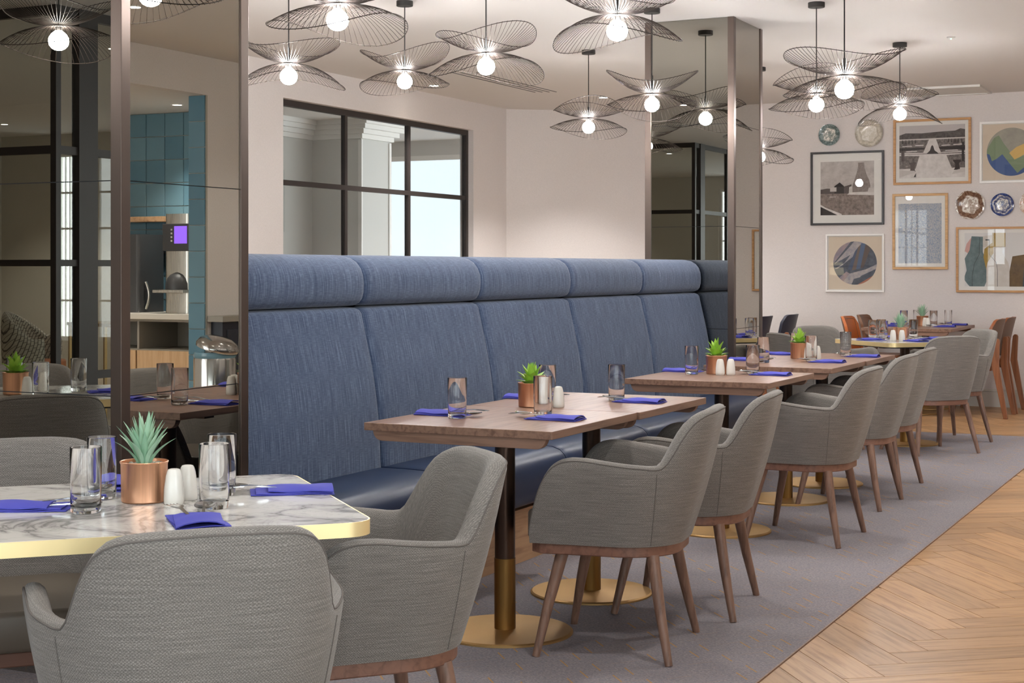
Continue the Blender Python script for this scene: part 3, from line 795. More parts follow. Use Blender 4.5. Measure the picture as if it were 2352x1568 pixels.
def napkin_mesh():
    m = MB(); Lx, Wy = .095, .052; NU, NV = 14, 6
    def lay(z, dx, w_, x0, x1, puff):
        o = len(m.v)
        for j in range(NV + 1):
            for i in range(NU + 1):
                u = i / NU; v = j / NV
                x = x0 + (x1 - x0) * u; y = (v * 2 - 1) * w_ + dx * (u - .5)
                zz = z + puff * math.sin(PI * v) ** .6 * (.35 + .65 * math.sin(PI * (.15 + .5 * (1 - u)))) + .0012 * math.sin(9 * u + 5 * v)
                m.v.append((x, y, zz)); m.v.append((x, y, max(.0002, zz - .0022)))
        W2 = (NU + 1) * 2
        for j in range(NV):
            for i in range(NU):
                a = o + j * W2 + 2 * i
                m.f.append([a, a + 2, a + W2 + 2, a + W2]); m.m.append(0)
                m.f.append([a + 1, a + W2 + 1, a + W2 + 3, a + 3]); m.m.append(0)
        rim = [2 * i for i in range(NU + 1)] + [j * W2 + 2 * NU for j in range(1, NV + 1)] + [NV * W2 + 2 * i for i in range(NU - 1, -1, -1)] + [j * W2 for j in range(NV - 1, 0, -1)]
        for i in range(len(rim)):
            a, b = o + rim[i], o + rim[(i + 1) % len(rim)]
            m.f.append([b, a, a + 1, b + 1]); m.m.append(0)
    lay(.0026, 0, Wy, -Lx, Lx, 0)
    lay(.0056, .010, Wy * .97, -Lx + .004, Lx - .012, .002)
    lay(.0095, -.012, Wy * .93, -Lx + .002, Lx - .040, .0085)
    return m.mesh('napkin', M_NAPKIN, 40)
NAPM = napkin_mesh()
def fork_mesh():
    m = MB(); t = .0012
    m.prism([(-.10, -.0055), (-.09, -.0065), (.01, -.0035), (.045, -.0035), (.062, -.011), (.078, -.0125), (.078, .0125), (.062, .011), (.045, .0035), (.01, .0035), (-.09, .0065), (-.10, .0055)], -t, t)
    for k in range(4):
        y = -.0108 + k * .0072
        m.prism([(.077, y - .0017), (.118, y - .0010), (.121, y), (.118, y + .0010), (.077, y + .0017)], -t, t)
    m.v = [(x, y, z + .006 * math.sin(max(0, (x + .02)) / .14 * PI) ) for x, y, z in m.v]
    return m.mesh('fork', M_STEEL, 30)
def spoon_mesh():
    m = MB(); t = .0012
    m.prism([(-.10, -.0055), (-.09, -.0065), (.01, -.0032), (.066, -.0032), (.066, .0032), (.01, .0032), (-.09, .0065), (-.10, .0055)], -t, t)
    N, K = 8, 20
    def b(r, a, o): return (  .094 + .033 * r * math.cos(a),   .0215 * r * math.sin(a), -.006 * (1 - r * r) + o)
    for o, fl in ((.001, False), (-.001, True)):
        s = len(m.v)
        for i in range(N + 1):
            for j in range(K): m.v.append(b(i / N, 2 * PI * j / K, o))
        for i in range(N):
            for j in range(K):
                f = [s + i * K + j, s + i * K + (j + 1) % K, s + (i + 1) * K + (j + 1) % K, s + (i + 1) * K + j]
                m.f.append(f[::-1] if not fl else f); m.m.append(0)
    return m.mesh('spoon', M_STEEL, 50)
FORKM, SPOONM = fork_mesh(), spoon_mesh()
def setting(gx, gy, nx, ny, head, where, jitter=0, cut=True):
    """head: degrees; direction the cutlery points, 0 = +x"""
    a = math.radians(head)
    tag(place('tumbler', GLASSM, None, (gx, gy, TZ)), 'clear glass tumbler ' + where, 'glass', 'glass tumblers on the tables')
    tag(place('napkin', NAPM, None, (nx, ny, TZ), (0, 0, a + jitter)), 'folded blue paper napkin ' + where, 'napkin', 'blue napkins on the tables')
    if cut:
        co, si = math.cos(a), math.sin(a)
        f = lambda u, v: (nx + co * u - si * v, ny + si * u + co * v, TZ + .0105)
        tag(place('fork', FORKM, None, f(.040, .016), (0, -.06, a + .14 + jitter)), 'steel fork ' + where, 'fork', 'forks in the napkins')
        tag(place('spoon', SPOONM, None, f(.044, -.018), (0, -.06, a - .16 + jitter)), 'steel spoon ' + where, 'spoon', 'spoons in the napkins')
def shakers(p, q, where):
    for (x, y), nm in ((p, 'salt'), (q, 'pepper')):
        t = thing(nm + '_shaker', 'white %s shaker, %s of the pair %s' % (nm, 'left' if nm == 'salt' else 'right', where), 'shaker', (x, y, TZ), 0, 'salt and pepper shakers')
        place('shaker_body', SHK, t); place('holes', HOLEM, t)
m1 = 'on the near marble table'
setting(-2.062, 2.762, -1.972, 2.585, 135, 'by the front chair ' + m1)
setting(-2.165, 2.928, -2.045, 3.035, 205, 'by the right-hand chair ' + m1, .2)
setting(-2.268, 2.590, -2.42, 2.575, 30, 'at the far left ' + m1)
setting(-2.372, 2.762, -2.47, 2.93, -48, 'behind the plant ' + m1)
plant(-2.263, 2.775, 'agave', 'blue-green spiky succulent in a copper pot on the near marble table', .3)
shakers((-2.178, 2.772), (-2.192, 2.838), m1)
t1 = 'first wooden table pair'
setting(-2.541, 4.785, -2.64, 4.872, 0, 'on the banquette side, near half of the ' + t1)
setting(-2.309, 4.99, -2.215, 4.888, 180, 'on the aisle side, near half of the ' + t1)
setting(-2.560, 5.575, -2.665, 5.63, 0, 'on the banquette side, far half of the ' + t1)
setting(-2.325, 5.715, -2.205, 5.655, 180, 'on the aisle side, far half of the ' + t1)
plant(-2.498, 5.300, 'lime', 'lime green succulent in a copper pot on the first wooden table pair')
shakers((-2.432, 5.262), (-2.400, 5.325), 'on the ' + t1)
t2 = 'single wooden table'
setting(-2.551, 7.24, -2.66, 7.42, 0, 'on the banquette side of the ' + t2)
setting(-2.305, 7.44, -2.19, 7.362, 180, 'on the aisle side of the ' + t2)
plant(-2.462, 7.352, 'lime', 'lime green succulent in a copper pot on the single wooden table', 1.)
shakers((-2.414, 7.265), (-2.370, 7.295), 'on the ' + t2)
t3 = 'last wooden table pair'
setting(-2.513, 8.31, -2.66, 8.47, 0, 'on the banquette side, near half of the ' + t3)
setting(-2.325, 8.60, -2.205, 8.49, 180, 'on the aisle side, near half of the ' + t3)
setting(-2.505, 8.93, -2.63, 9.12, 0, 'on the banquette side, far half of the ' + t3)
setting(-2.285, 9.22, -2.155, 9.10, 180, 'on the aisle side, far half of the ' + t3)
plant(-2.448, 8.80, 'lime', 'lime green succulent in a copper pot on the last wooden table pair', 2.)
shakers((-2.372, 8.705), (-2.330, 8.745), 'on the ' + t3)
m2 = 'on the far marble table'
setting(-2.625, 11.40, -2.60, 11.245, 45, 'at the left front ' + m2)
setting(-2.525, 11.29, -2.268, 11.18, 135, 'at the right front ' + m2)
setting(-2.384, 11.645, -2.23, 11.60, 225, 'at the right rear ' + m2)
setting(-2.60, 11.56, -2.50, 11.62, -45, 'at the left rear ' + m2)
plant(-2.43, 11.42, 'agave', 'spiky grey-green succulent in a copper pot on the far marble table', .5)
shakers((-2.436, 11.20), (-2.378, 11.225), m2)
ft = 'on the table under the picture wall'
setting(-2.97, 14.10, -3.07, 13.98, 0, 'at the left front ' + ft)
setting(-2.90, 14.33, -3.06, 14.42, 0, 'at the left rear ' + ft)
setting(-2.72, 14.16, -2.60, 14.02, 180, 'at the right front ' + ft)
setting(-2.625, 14.34, -2.58, 14.50, 180, 'at the right rear ' + ft)
plant(-2.83, 14.22, 'agave', 'pale spiky succulent in a copper pot under the picture wall', 1.4)
shakers((-2.79, 14.13), (-2.755, 14.075), ft)
tag(place('napkin', NAPM, None, (-4.66, 14.0, TZ), (0, 0, 3.1)), 'blue paper napkin on the table edge peeking out beside the far pillar', 'napkin', 'blue napkins on the tables')
# the marble table left of the frame that the near pillar reflects
marble_table(-4.62, 2.50, math.radians(46), .40, 'white marble table with brass edge, seen only reflected in the left pillar')
m3 = 'on the table reflected in the left pillar'
tub_chair(-4.24, 2.93, 128, L_ + 'reflected as a dark chair back at the foot of the left pillar')
tub_chair(-4.20, 2.02, 46, L_ + 'right front of the marble table reflected in the left pillar')
tub_chair(-5.10, 3.02, -135, L_ + 'left rear of the marble table reflected in the left pillar')
tub_chair(-5.10, 2.02, -45, L_ + 'left front of the marble table reflected in the left pillar')
plant(-4.66, 2.58, 'lime', 'green succulent in a copper pot reflected in the left pillar', .8)
setting(-4.47, 2.64, -4.40, 2.72, 220, 'at the right rear ' + m3, 0, False)
setting(-4.52, 2.36, -4.38, 2.32, 135, 'at the right front ' + m3, 0, False)
setting(-4.80, 2.44, -4.88, 2.30, 45, 'at the left front ' + m3, 0, False)
shakers((-4.56, 2.62), (-4.54, 2.55), m3)
# ------------------------------------------------------------------ pendants
def shade_meshes(sign, ph, R_, h0, amp, lob):
    NW = 66
    def rim(a): return R_ * (1 + .06 * math.cos(2 * a + ph + .8)), sign * (h0 + amp * math.cos(2 * a + ph) + lob * math.cos(a + ph * 2))
    ring = MB().tube([(lambda q: (q[0] * math.cos(a), q[0] * math.sin(a), q[1]))(rim(a)) for a in [2 * PI * i / 96 for i in range(96)]], .0021, 5, True).mesh('rim', M_WIRE, 80)
    m = MB()
    for i in range(NW):
        a = 2 * PI * i / NW; r, z = rim(a); pts = []
        for k in range(9):
            t = k / 8; q = .014 + (r - .014) * (t ** .92)
            zz = z * (t ** 1.75) if sign > 0 else z * (t ** 2.1) - .012 * math.sin(PI * t)*0
            pts.append((q * math.cos(a), q * math.sin(a), zz + sign * .004))
        m.tube(pts, .0012, 3, caps=False)
    return ring, m.mesh('shade_wires', M_WIRE, 80)
UPS = [shade_meshes(1, p, .272, .098, am, lb) for p, am, lb in ((.3, .042, .008), (2.2, .03, .012), (4.1, .045, .006))]
LOS = [shade_meshes(-1, p, .285, .098, am, lb) for p, am, lb in ((1.2, .038, .01), (3.6, .042, .006), (5.0, .03, .012))]
BULBM = MB().lathe([(0, -.046), (.016, -.043), (.030, -.036), (.041, -.023), (.046, -.005), (.044, .012), (.035, .028), (.022, .039), (.014, .046)], 28).mesh('globe', M_BULB, 80)
HOLD = MB().lathe([(.016, .043), (.018, .062), (.012, .070), (.006, .11), (.006, .15)], 16).mesh('lamp_holder', M_CORD, 40)
CANO = MB().lathe([(.048, -.030), (.050, -.028), (.050, 0)], 28).mesh('ceiling_rose', M_CORD, 40)
def pendant(x, y, zb, k, rz, label):
    t = thing('wire_pendant', label, 'pendant lamp', (x, y, zb), rz, 'wire petal pendant lamps')
    hub = .066
    for nm, s in (('upper_shade', UPS[k % 3]), ('lower_shade', LOS[(k * 2 + 1) % 3])):
        o = place(nm, s[0], t, (0, 0, hub)); q = place('shade_wires', s[1], o); q['kind'] = 'stuff'
    place('lamp_holder', HOLD, t); place('globe', BULBM, t)
    place('ceiling_rose', CANO, t, (0, 0, CH - zb))
    part('cord', MB().tube([(0, 0, .14), (0, 0, CH - zb - .028)], .0035, 8), M_CORD, t)
P_ = 'black wire petal pendant, '
for x, y, z, k, rz, lb in [
    (-3.50, 5.53, 2.301, 0, .2, 'biggest at the top left, cut by the frame'), (-4.69, 6.93, 2.285, 1, 1.2, 'beside the left mirrored pillar, left of the window'),
    (-4.69, 8.16, 2.389, 2, 2.0, 'hanging above the interior window'), (-3.65, 7.19, 2.309, 0, 2.9, 'right of the one above the window, tilted brim'),
    (-2.56, 6.30, 2.299, 1, 0.4, 'big one at the top centre, cut by the frame'), (-4.53, 10.59, 2.304, 2, 4.2, 'small, low, left of the far pillar'),
    (-3.45, 9.06, 2.278, 0, 3.6, 'just in front of the far mirrored pillar'), (-1.85, 7.44, 2.125, 1, 5.1, 'largest of the right-hand cluster'),
    (-2.48, 9.29, 2.255, 2, .9, 'half hidden behind the largest of the right-hand cluster'), (-2.39, 11.21, 2.364, 0, 1.7, 'right-hand one in front of the garden photograph'),
    (-3.69, 12.09, 2.156, 1, 3.0, 'half hidden by the right edge of the far pillar'), (-5.0, 1.95, 2.31, 2, .6, 'seen only as a reflection in the left pillar'),
    (-2.35, 4.85, 2.33, 0, 5.5, 'above the first wooden table, out of the frame'), (-2.3, 2.5, 2.33, 1, 2.3, 'added above the near marble table, out of the frame')]:  # last pendant is an unseen extra that lights the near marble table
    pendant(x, y, z, k, rz, P_ + lb)
# ------------------------------------------------------------------ picture wall
WYP = 14.79
def circle(cx, cy, r, n=56): return [(cx + r * math.cos(2 * PI * i / n), cy + r * math.sin(2 * PI * i / n)) for i in range(n)]
PC = {}
def pm(c, rough=.8):
    if c not in PC: PC[c] = plain('print_ink_%d' % len(PC), S(*c), rough)
    return PC[c]
def grain(name, c1, c2, scale=14):
    m = Mat(name, S(*c1), .8); f = m.noise(m.coord(), scale, 6, .7)
    m.col(m.ramp(f, [(.3, S(*c1)), (.7, S(*c2))])); return m.m
def picture(x0, x1, z0, z1, fw, fm, mount, win_, layers, label, depth=.028, name='framed_print'):
    """layers: (material, polygon in 0..1 of the print window)"""
    cx, cz = (x0 + x1) / 2, (z0 + z1) / 2; hx, hz = (x1 - x0) / 2, (z1 - z0) / 2
    t = thing(name, label, 'picture', (cx, WYP, cz), 0)
    t.location.z = cz
    for nm, a in (('top', 1), ('bottom', -1)):
        za, zb = sorted((a * hz, a * (hz - fw))); part('frame_rail', MB().box(-hx, hx, -depth, -.001, za, zb), fm, t, bevel=.0015)
    for a in (1, -1):
        xa, xb = sorted((a * hx, a * (hx - fw))); part('frame_stile', MB().box(xa, xb, -depth, -.001, -hz + fw, hz - fw), fm, t, bevel=.0015)
    part('mount', MB().box(-hx + fw, hx - fw, -.010, -.001, -hz + fw, hz - fw), mount, t)
    ml, mb_, mr, mt = win_
    wx0, wx1 = -hx + fw + ml, hx - fw - mr; wz0, wz1 = -hz + fw + mb_, hz - fw - mt
    m = MB(); mats = []
    for i, (mt_, poly) in enumerate(layers):
        poly = clip(poly, [(0, 0), (1, 0), (1, 1), (0, 1)])
        if len(poly) < 3: continue
        if mt_ not in mats: mats.append(mt_)
        y = -.0102 - .00012 * (i + 1)
        vs = [(wx0 + (wx1 - wx0) * u, y, wz0 + (wz1 - wz0) * v) for u, v in poly]
        m.add(vs, [tuple(range(len(vs)))], mats.index(mt_))
    part('print', m, mats, t)
    part('pane', MB().box(-hx + fw, hx - fw, -.018, -.0165, -hz + fw, hz - fw), M_PICPANE, t)
    return t
M_OAKF = wood('oak_picture_frame', S(196, 148, 96), S(166, 118, 70), 'x', .45, 2)
M_OAKF2 = wood('pale_oak_picture_frame', S(206, 164, 112), S(180, 136, 88), 'x', .45, 2)
M_BLKF = plain('black_picture_frame', S(40, 38, 40), .4)
M_WHF = plain('white_picture_frame', S(242, 240, 237), .4)
M_MOUNT = plain('mount_board', S(238, 236, 231), .85)
SQ = [(0, 0), (1, 0), (1, 1), (0, 1)]
g_sky = grain('print_cloud', (172, 164, 160), (214, 208, 204), 9); g_brick = grain('print_brick', (124, 114, 110), (158, 148, 142), 60); g_field = grain('print_field', (104, 94, 90), (168, 154, 146), 34)
g_trees = grain('print_trees', (56, 52, 52), (110, 104, 102), 45); g_path = grain('print_path', (206, 200, 196), (236, 231, 228), 16); g_hedge = grain('print_hedge', (70, 64, 64), (150, 142, 138), 55)
D1, D2, LT = pm((58, 52, 52)), pm((92, 84, 82)), pm((206, 200, 196))
kiln = [(.60, .42), (.60, .55), (.66, .72), (.70, .86), (.705, .93), (.70, .95), (.705, .97), (.82, .97), (.815, .95), (.82, .93), (.825, .86), (.86, .75), (.91, .64), (.93, .55), (.93, .42)]
picture(-4.0, -3.297, 1.678, 2.379, .02, M_BLKF, M_MOUNT, (.075, .075, .075, .075), [
    (g_sky, SQ), (g_field, [(0, 0), (1, 0), (1, .40), (0, .42)]), (D2, [(0, .40), (0, .48), (.12, .50), (.26, .49), (.26, .40)]),
    (g_brick, kiln), (D1, [(.26, .40), (.26, .54), (.36, .61), (.44, .54), (.44, .40)]), (LT, [(.18, .44), (.18, .51), (.30, .52), (.30, .44)]),
    (D2, [(.44, .40), (.44, .53), (.58, .57), (.60, .40)]), (LT, [(.53, .41), (.54, .52), (.59, .54), (.60, .41)]), (g_path, [(.50, .38), (.55, .42), (1, .43), (1, .36)]), (LT, [(.88, .42), (.90, .50), (1, .50), (1, .42)]),
    (D1, [(0, .0), (0, .16), (.10, .12), (.34, 0)]), (g_path, [(0, .20), (.10, .14), (.40, .02), (.40, 0), (.32, 0), (0, .16)]), (LT, [(.17, .335), (.29, .335), (.29, .345), (.17, .345)])],
    'black framed sepia photograph of a brick bottle kiln under cloudy sky')
picture(-3.209, -2.500, 2.047, 2.655, .022, M_OAKF, M_MOUNT, (.032, .038, .032, .036), [
    (g_path, SQ), (pm((196, 190, 190)), [(0, .78), (1, .82), (1, 1), (0, 1)]), (g_trees, [(0, .74), (0, .82), (.10, .86), (.35, .85), (.6, .87), (.85, .88), (.93, .92), (1, .90), (1, .72), (0, .72)]),
    (LT, [(0, .72), (1, .73), (1, .755), (0, .745)]), (g_hedge, [(0, .45), (1, .45), (1, .73), (0, .72)]), (g_path, [(.36, .46), (.64, .46), (.56, .74), (.46, .74)]),
    (D1, [(0, .52), (.38, .54), (.40, .58), (0, .58)]), (D1, [(.62, .54), (1, .52), (1, .60), (.60, .58)]), (LT, [(0, .455), (1, .47), (1, .50), (.6, .48), (.4, .48), (0, .49)]),
    (D1, [(.42, .46), (.47, .52), (.49, .60), (.505, .62), (.52, .60), (.54, .52), (.60, .46)]), (D2, [(.06, .62), (.12, .62), (.12, .68), (.06, .68)]), (D2, [(.82, .62), (.90, .62), (.90, .70), (.82, .70)]),
    (g_hedge, [(0, .18), (.25, .18), (.31, .42), (0, .43)]), (g_hedge, [(.80, .18), (1, .18), (1, .44), (.72, .42)]), (D2, [(.16, .12), (.25, .12), (.24, .16), (.235, .24), (.26, .28), (.26, .30), (.15, .30), (.15, .28), (.17, .24), (.17, .16)]),
    (D1, [(.83, .14), (.93, .14), (.92, .18), (.91, .26), (.94, .31), (.94, .33), (.82, .33), (.82, .31), (.85, .26), (.85, .18)]), (LT, [(0, .02), (.24, .10), (.24, .14), (0, .16)]), (LT, [(.80, .06), (1, .10), (1, .18), (.84, .13)]), (D1, [(.95, .3), (.985, .3), (.985, .66), (.95, .66)]), (D2, [(.03, .32), (.08, .32), (.08, .52), (.03, .52)]),
    (D1, [(.22, .02), (.26, .10), (.255, .02)])] +
    [(D1, [(x - .008, .66), (x + .008, .66), (x + .004, .73), (x - .004, .73)]) for x in (.05, .10, .15, .20, .25, .75, .80, .85, .90, .95)] +
    [(g_path, [(x, y), (x + w_, y + .004), (x + w_ - .01, y + .02), (x + .01, y + .016)]) for x, y, w_ in ((.04, .60, .16), (.24, .61, .14), (.64, .60, .14), (.82, .61, .14), (.10, .50, .18), (.70, .50, .2))] +
    [(D1, circle(x, .53, .035, 14)[:8]) for x in (.10, .22, .72, .84)],
    'oak framed black and white photograph of a formal garden with a path')
def foliage():
    m = Mat('print_foliage', S(150, 164, 182), .8)
    d = m.noise(m.coord((1, 1, 1)), 30, 4, .65, 4.); e = m.noise(m.coord((1, 1, .6)), 75, 2, .5, 2.5)
    f = m.math('ADD', m.math('MULTIPLY', m.math('ABSOLUTE', m.math('SUBTRACT', d, .5)), 2.6), m.math('MULTIPLY', e, .45))
    m.col(m.ramp(f, [(.18, S(122, 140, 172)), (.32, S(166, 178, 196)), (.52, S(214, 210, 200)), (.8, S(192, 194, 176))])); return m.m
picture(-3.217, -2.708, 1.256, 1.963, .023, M_OAKF2, M_MOUNT, (.030, .034, .036, .070), [(foliage(), SQ)], 'pale oak framed blue leaf pattern print')
def circ_layers(base, items, cx=.5, cy=.5, r=.41):
    out = [(pm((220, 204, 184)), SQ)]
    cc = circle(cx, cy, r); out.append((base, cc))
    for mt_, poly in items:
        q = clip(poly, cc)
        if len(q) > 2: out.append((mt_, q))
    return out
g_slate = grain('print_slate', (70, 76, 86), (104, 110, 122), 20); g_rose = grain('print_rose', (186, 160, 152), (120, 124, 144), 12); g_pale = grain('print_pale', (196, 184, 176), (140, 142, 156), 26)
picture(-3.852, -3.295, 1.040, 1.592, .017, M_WHF, M_WHITE, (.008, .008, .008, .008), circ_layers(g_slate, [
    (g_pale, [(0, .36), (.55, .98), (.95, 1), (.18, .40)]), (g_rose, [(0, .62), (.2, .95), (.5, 1), (.1, .5)]), (g_slate, [(.0, .42), (.42, .66), (.30, .50), (.1, .38)]),
    (pm((118, 104, 98)), [(.44, .36), (.52, .38), (.62, .86), (.56, .80)]), (pm((84, 96, 118)), [(.36, .38), (.44, .36), (.56, .80), (.50, .72)]), (pm((104, 92, 88)), [(.60, .40), (.66, .42), (.80, .80), (.70, .86)]),
    (pm((92, 108, 134)), [(.52, .38), (.60, .40), (.70, .86), (.62, .88)]),
    (g_pale, [(.24, .10), (.40, .30), (.70, .38), (1, .52), (1, .44), (.62, .26), (.44, .08)]), (g_rose, [(.18, .2), (.34, .34), (.40, .30), (.24, .1)]), (g_slate, [(.42, .06), (.48, .20), (.70, .26), (.95, .30), (.6, .06)]), (pm((178, 120, 100)), [(.56, .10), (.9, .30), (.80, .14), (.62, .04)])]),
    'white framed print with a circle of slanting grey and pink stripes')
picture(-2.422, -1.862, 2.045, 2.607, .02, M_WHF, M_WHITE, (.006, .006, .006, .006), circ_layers(grain('print_mist', (150, 146, 136), (176, 172, 158), 9), [
    (pm((132, 150, 120)), [(0, .0), (.0, .40), (.10, .60), (.20, .76), (.28, .80), (.36, .66), (.46, .52), (.54, .38), (.62, .46), (.72, .42), (1, .6), (1, 0)]),
    (pm((222, 186, 112)), [(.46, .48), (.58, .58), (.72, .64), (.9, .66), (1, .5), (.74, .46), (.64, .40), (.55, .36)]),
    (pm((76, 100, 150)), [(0, .50), (.12, .46), (.16, .34), (.24, .38), (.34, .46), (.46, .30), (.60, .12), (.72, .22), (1, .1), (1, 0), (0, 0)])], .5, .5, .43),
    'white framed print with a circle of blue and green mountains, cut by the frame')
g_teal = grain('print_teal', (92, 112, 116), (120, 138, 140), 24); g_must = grain('print_mustard', (166, 136, 66), (186, 156, 86), 20); g_bone = grain('print_bone', (206, 198, 188), (220, 214, 206), 24)
g_brn = grain('print_brown', (98, 78, 52), (124, 100, 66), 20); g_char = grain('print_charcoal', (62, 68, 72), (84, 92, 96), 20); g_nav = pm((36, 44, 84)); ink = pm((60, 64, 66))
bottle = lambda x, w_, h, nw, sh: [(x - w_, 0), (x + w_, 0), (x + w_, sh * .55), (x + w_ * .9, sh * .72), (x + nw, sh), (x + nw, h), (x - nw, h), (x - nw, sh), (x - w_ * .9, sh * .72), (x - w_, sh * .55)]
picture(-2.633, -1.60, 1.045, 1.645, .02, M_OAKF, M_MOUNT, (.055, .035, .055, .035), [
    (pm((226, 224, 222)), SQ), (g_bone, [(.06, .9), (.4, 1), (.4, .8), (.1, .7)]), (pm((214, 170, 162)), [(.0, .66), (.02, .80), (.07, .92), (.10, .8), (.05, .6)]),
    (g_teal, [(.03, .04), (.05, .0), (.20, .0), (.25, .22), (.24, .36), (.185, .64), (.185, .93), (.07, .94), (.05, .68), (.0, .52), (.02, .3), (-.01, .14)]),
    (g_must, [(.22, .30), (.27, .40), (.35, .74), (.41, .74), (.41, 1), (.28, 1), (.28, .82), (.20, .70), (.19, .55)]),
    (g_brn, [(.42, 0), (.62, 0), (.62, .60), (.48, .56)]), (g_char, [(.58, 0), (.72, 0), (.74, .7), (.70, .78), (.66, 1), (.62, 1), (.60, .5)]), (g_nav, [(.72, 0), (.9, 0), (.9, .6), (.78, .62)]), (g_bone, [(.7, .8), (.85, .74), (1, .8), (1, 1), (.68, 1)]),
    (g_bone, bottle(.335, .115, .74, .045, .62)), (g_must, [(.8, 0), (1, 0), (1, .5), (.85, .6)]),
    (ink, [(.075, 0), (.079, 0), (.079, .20), (.10, .42), (.15, .60), (.155, .92), (.151, .92), (.146, .60), (.096, .42), (.075, .2)]), (ink, [(.33, 0), (.334, 0), (.334, .3), (.32, .45), (.25, .6), (.25, .88), (.21, .88), (.21, .86), (.246, .86), (.246, .6), (.316, .45), (.33, .3)])],
    'oak framed print of overlapping teal, mustard and cream bottle shapes')
def plate(x, z, r, label, cols, scal=0):
    m = Mat('plate_glaze', S(230, 226, 218), .12)
    v = m.coord(); sp = m.n('SeparateXYZ'); m.l(v, sp.inputs[0])
    rad = m.math('DIVIDE', m.math('SQRT', m.math('ADD', m.math('MULTIPLY', sp.outputs[0], sp.outputs[0]), m.math('MULTIPLY', sp.outputs[1], sp.outputs[1]))), r)
    nz = m.noise(v, 5.5 / r, 4, .6, .8)
    ang = m.math('ARCTAN2', sp.outputs[1], sp.outputs[0])
    rd = m.math('ADD', rad, m.math('MULTIPLY', m.math('SINE', m.math('MULTIPLY', ang, 6.)), .05))
    band = m.ramp(rd, cols)
    orn = m.ramp(nz, [(.48, (1, 1, 1, 1)), (.54, cols[0][1])])
    m.col(m.mix(.75, band, orn, 'MULTIPLY'))
    t = thing('wall_plate', label, 'plate', (x, WYP, z), 0, 'decorative plates on the wall')
    N = 48; prof = [(0, -.012), (.45, -.012), (.60, -.014), (.66, -.019), (.95, -.027), (1.0, -.0275), (1.0, -.0245), (.66, -.014), (.55, -.002), (0, -.001)]
    mb = MB()
    for q, y in prof:
        for j in range(N):
            a = 2 * PI * j / N; k = r * q * (1 + scal * (abs(math.sin(a * 4)) - .5) * (q > .9))
            mb.v.append((k * math.cos(a), k * math.sin(a), -y))
    for i in range(len(prof) - 1):
        for j in range(N): mb.f.append([i * N + j, i * N + (j + 1) % N, (i + 1) * N + (j + 1) % N, (i + 1) * N + j][::1]); mb.m.append(0)
    part('plate_disc', mb, m.m, t, 40, rot=(PI / 2, 0, 0))
W_ = S(228, 224, 216)
plate(-3.818, 2.541, .103, 'small sage green and white patterned plate on the wall', [(.0, S(120, 138, 138)), (.30, W_), (.55, W_), (.68, S(140, 154, 152)), (.9, S(128, 144, 144))])
plate(-3.438, 2.543, .132, 'large pale plate with a leaf-patterned rim on the wall', [(.0, S(224, 220, 210)), (.55, S(232, 228, 220)), (.62, S(196, 190, 178)), (.8, S(214, 208, 196)), (.97, S(160, 154, 144))])
plate(-2.508, 1.850, .132, 'brown scalloped plate with a cream flower centre on the wall', [(.0, S(160, 130, 110)), (.2, W_), (.58, W_), (.66, S(132, 102, 82)), (.92, S(132, 102, 82)), (.95, W_)], .05)
plate(-2.222, 1.846, .104, 'small cobalt blue and white patterned plate on the wall', [(.0, S(72, 92, 148)), (.25, W_), (.5, W_), (.62, S(60, 82, 140)), (.78, W_), (.86, S(58, 78, 136))])
plate(-1.955, 1.852, .118, 'cream plate with a pink pattern cut by the right picture edge', [(.0, S(214, 170, 150)), (.3, W_), (.8, S(228, 212, 200)), (.95, W_)])
# ------------------------------------------------------------------ servery seen in the pillar mirror
struct('wall_servery', MB().box(RX + .11, RX + .16, AO1, 10.72, -.004, AH), M_WHITE)
struct('wall_servery_side', MB().box(3.48, 3.58, 5.5, 10.72, -.004, AH), M_WHITE)
struct('ceiling_servery', MB().box(RX + .11, 3.58, 5.5, 10.8, AH, AH + .04), M_CEIL)
tw = struct('wall_tiled', MB().box(RX + .16, 3.48, 10.618, 10.72, -.004, AH), M_GROUT)
ts = .197
TILE = MB().box(-ts / 2 + .0025, ts / 2 - .0025, -.010, .004, -ts / 2 + .0025, ts / 2 - .0025).mesh('tile', M_TILE)
for i in range(8):
    for j in range(9):
        o = place('tile', TILE, tw, (RX + .27 + i * ts, 10.614, AH - .10 - j * ts), bevel=.003)
tj = struct('wall_jamb', MB().box(RX, RX + .16, AO1 - .02, AO1, -.004, AH), M_GROUT)
TILE2 = MB().box(.004, .152, -.010, .004, -ts / 2 + .0025, ts / 2 - .0025).mesh('tile', M_TILE)
for j in range(13): place('tile', TILE2, tj, (RX, AO1 - .024, AH - .10 - j * ts), bevel=.003)
downlight(1.63, 10.1, AH, 'in the servery reflected in the pillar mirror', 5.5)
downlight(2.18, 8.6, AH, 'above the servery floor', 5.0)
ct = thing('servery_counter', 'white topped oak fronted counter against teal tiles, seen in the mirror', 'counter', (2.175, 10.27, 0))
part('worktop', MB().box(-1.0, 1.3, -.34, .33, .86, .905), M_COUNTER, ct, bevel=.004)
part('carcass', MB().box(-1.0, 1.3, -.28, .33, .0, .62).box(-1.0, 1.3, -.28, .33, .84, .86).box(-1.0, 1.3, .2, .33, .62, .84), M_GREY, ct)
for i in range(4): part('divider', MB().box(-1.0 + i * .74, -.98 + i * .74, -.29, .2, .62, .84), M_GREY, ct)
for i in range(3): part('door', MB().box(-.99 + i * .76, -.245 + i * .76, -.30, -.282, .04, .61), M_DOOR, ct, bevel=.002)
cm = thing('drinks_machine', 'tall brushed steel drinks dispenser with a violet screen, seen in the mirror', 'machine', (1.65, 10.28, .905))
part('column', MB().prism(rrect(.13, .16, .04), 0, .80), M_SATIN, cm, 30)
part('control_panel', MB().box(-.13, .13, -.178, -.155, .50, .72), M_DARK, cm, bevel=.004)
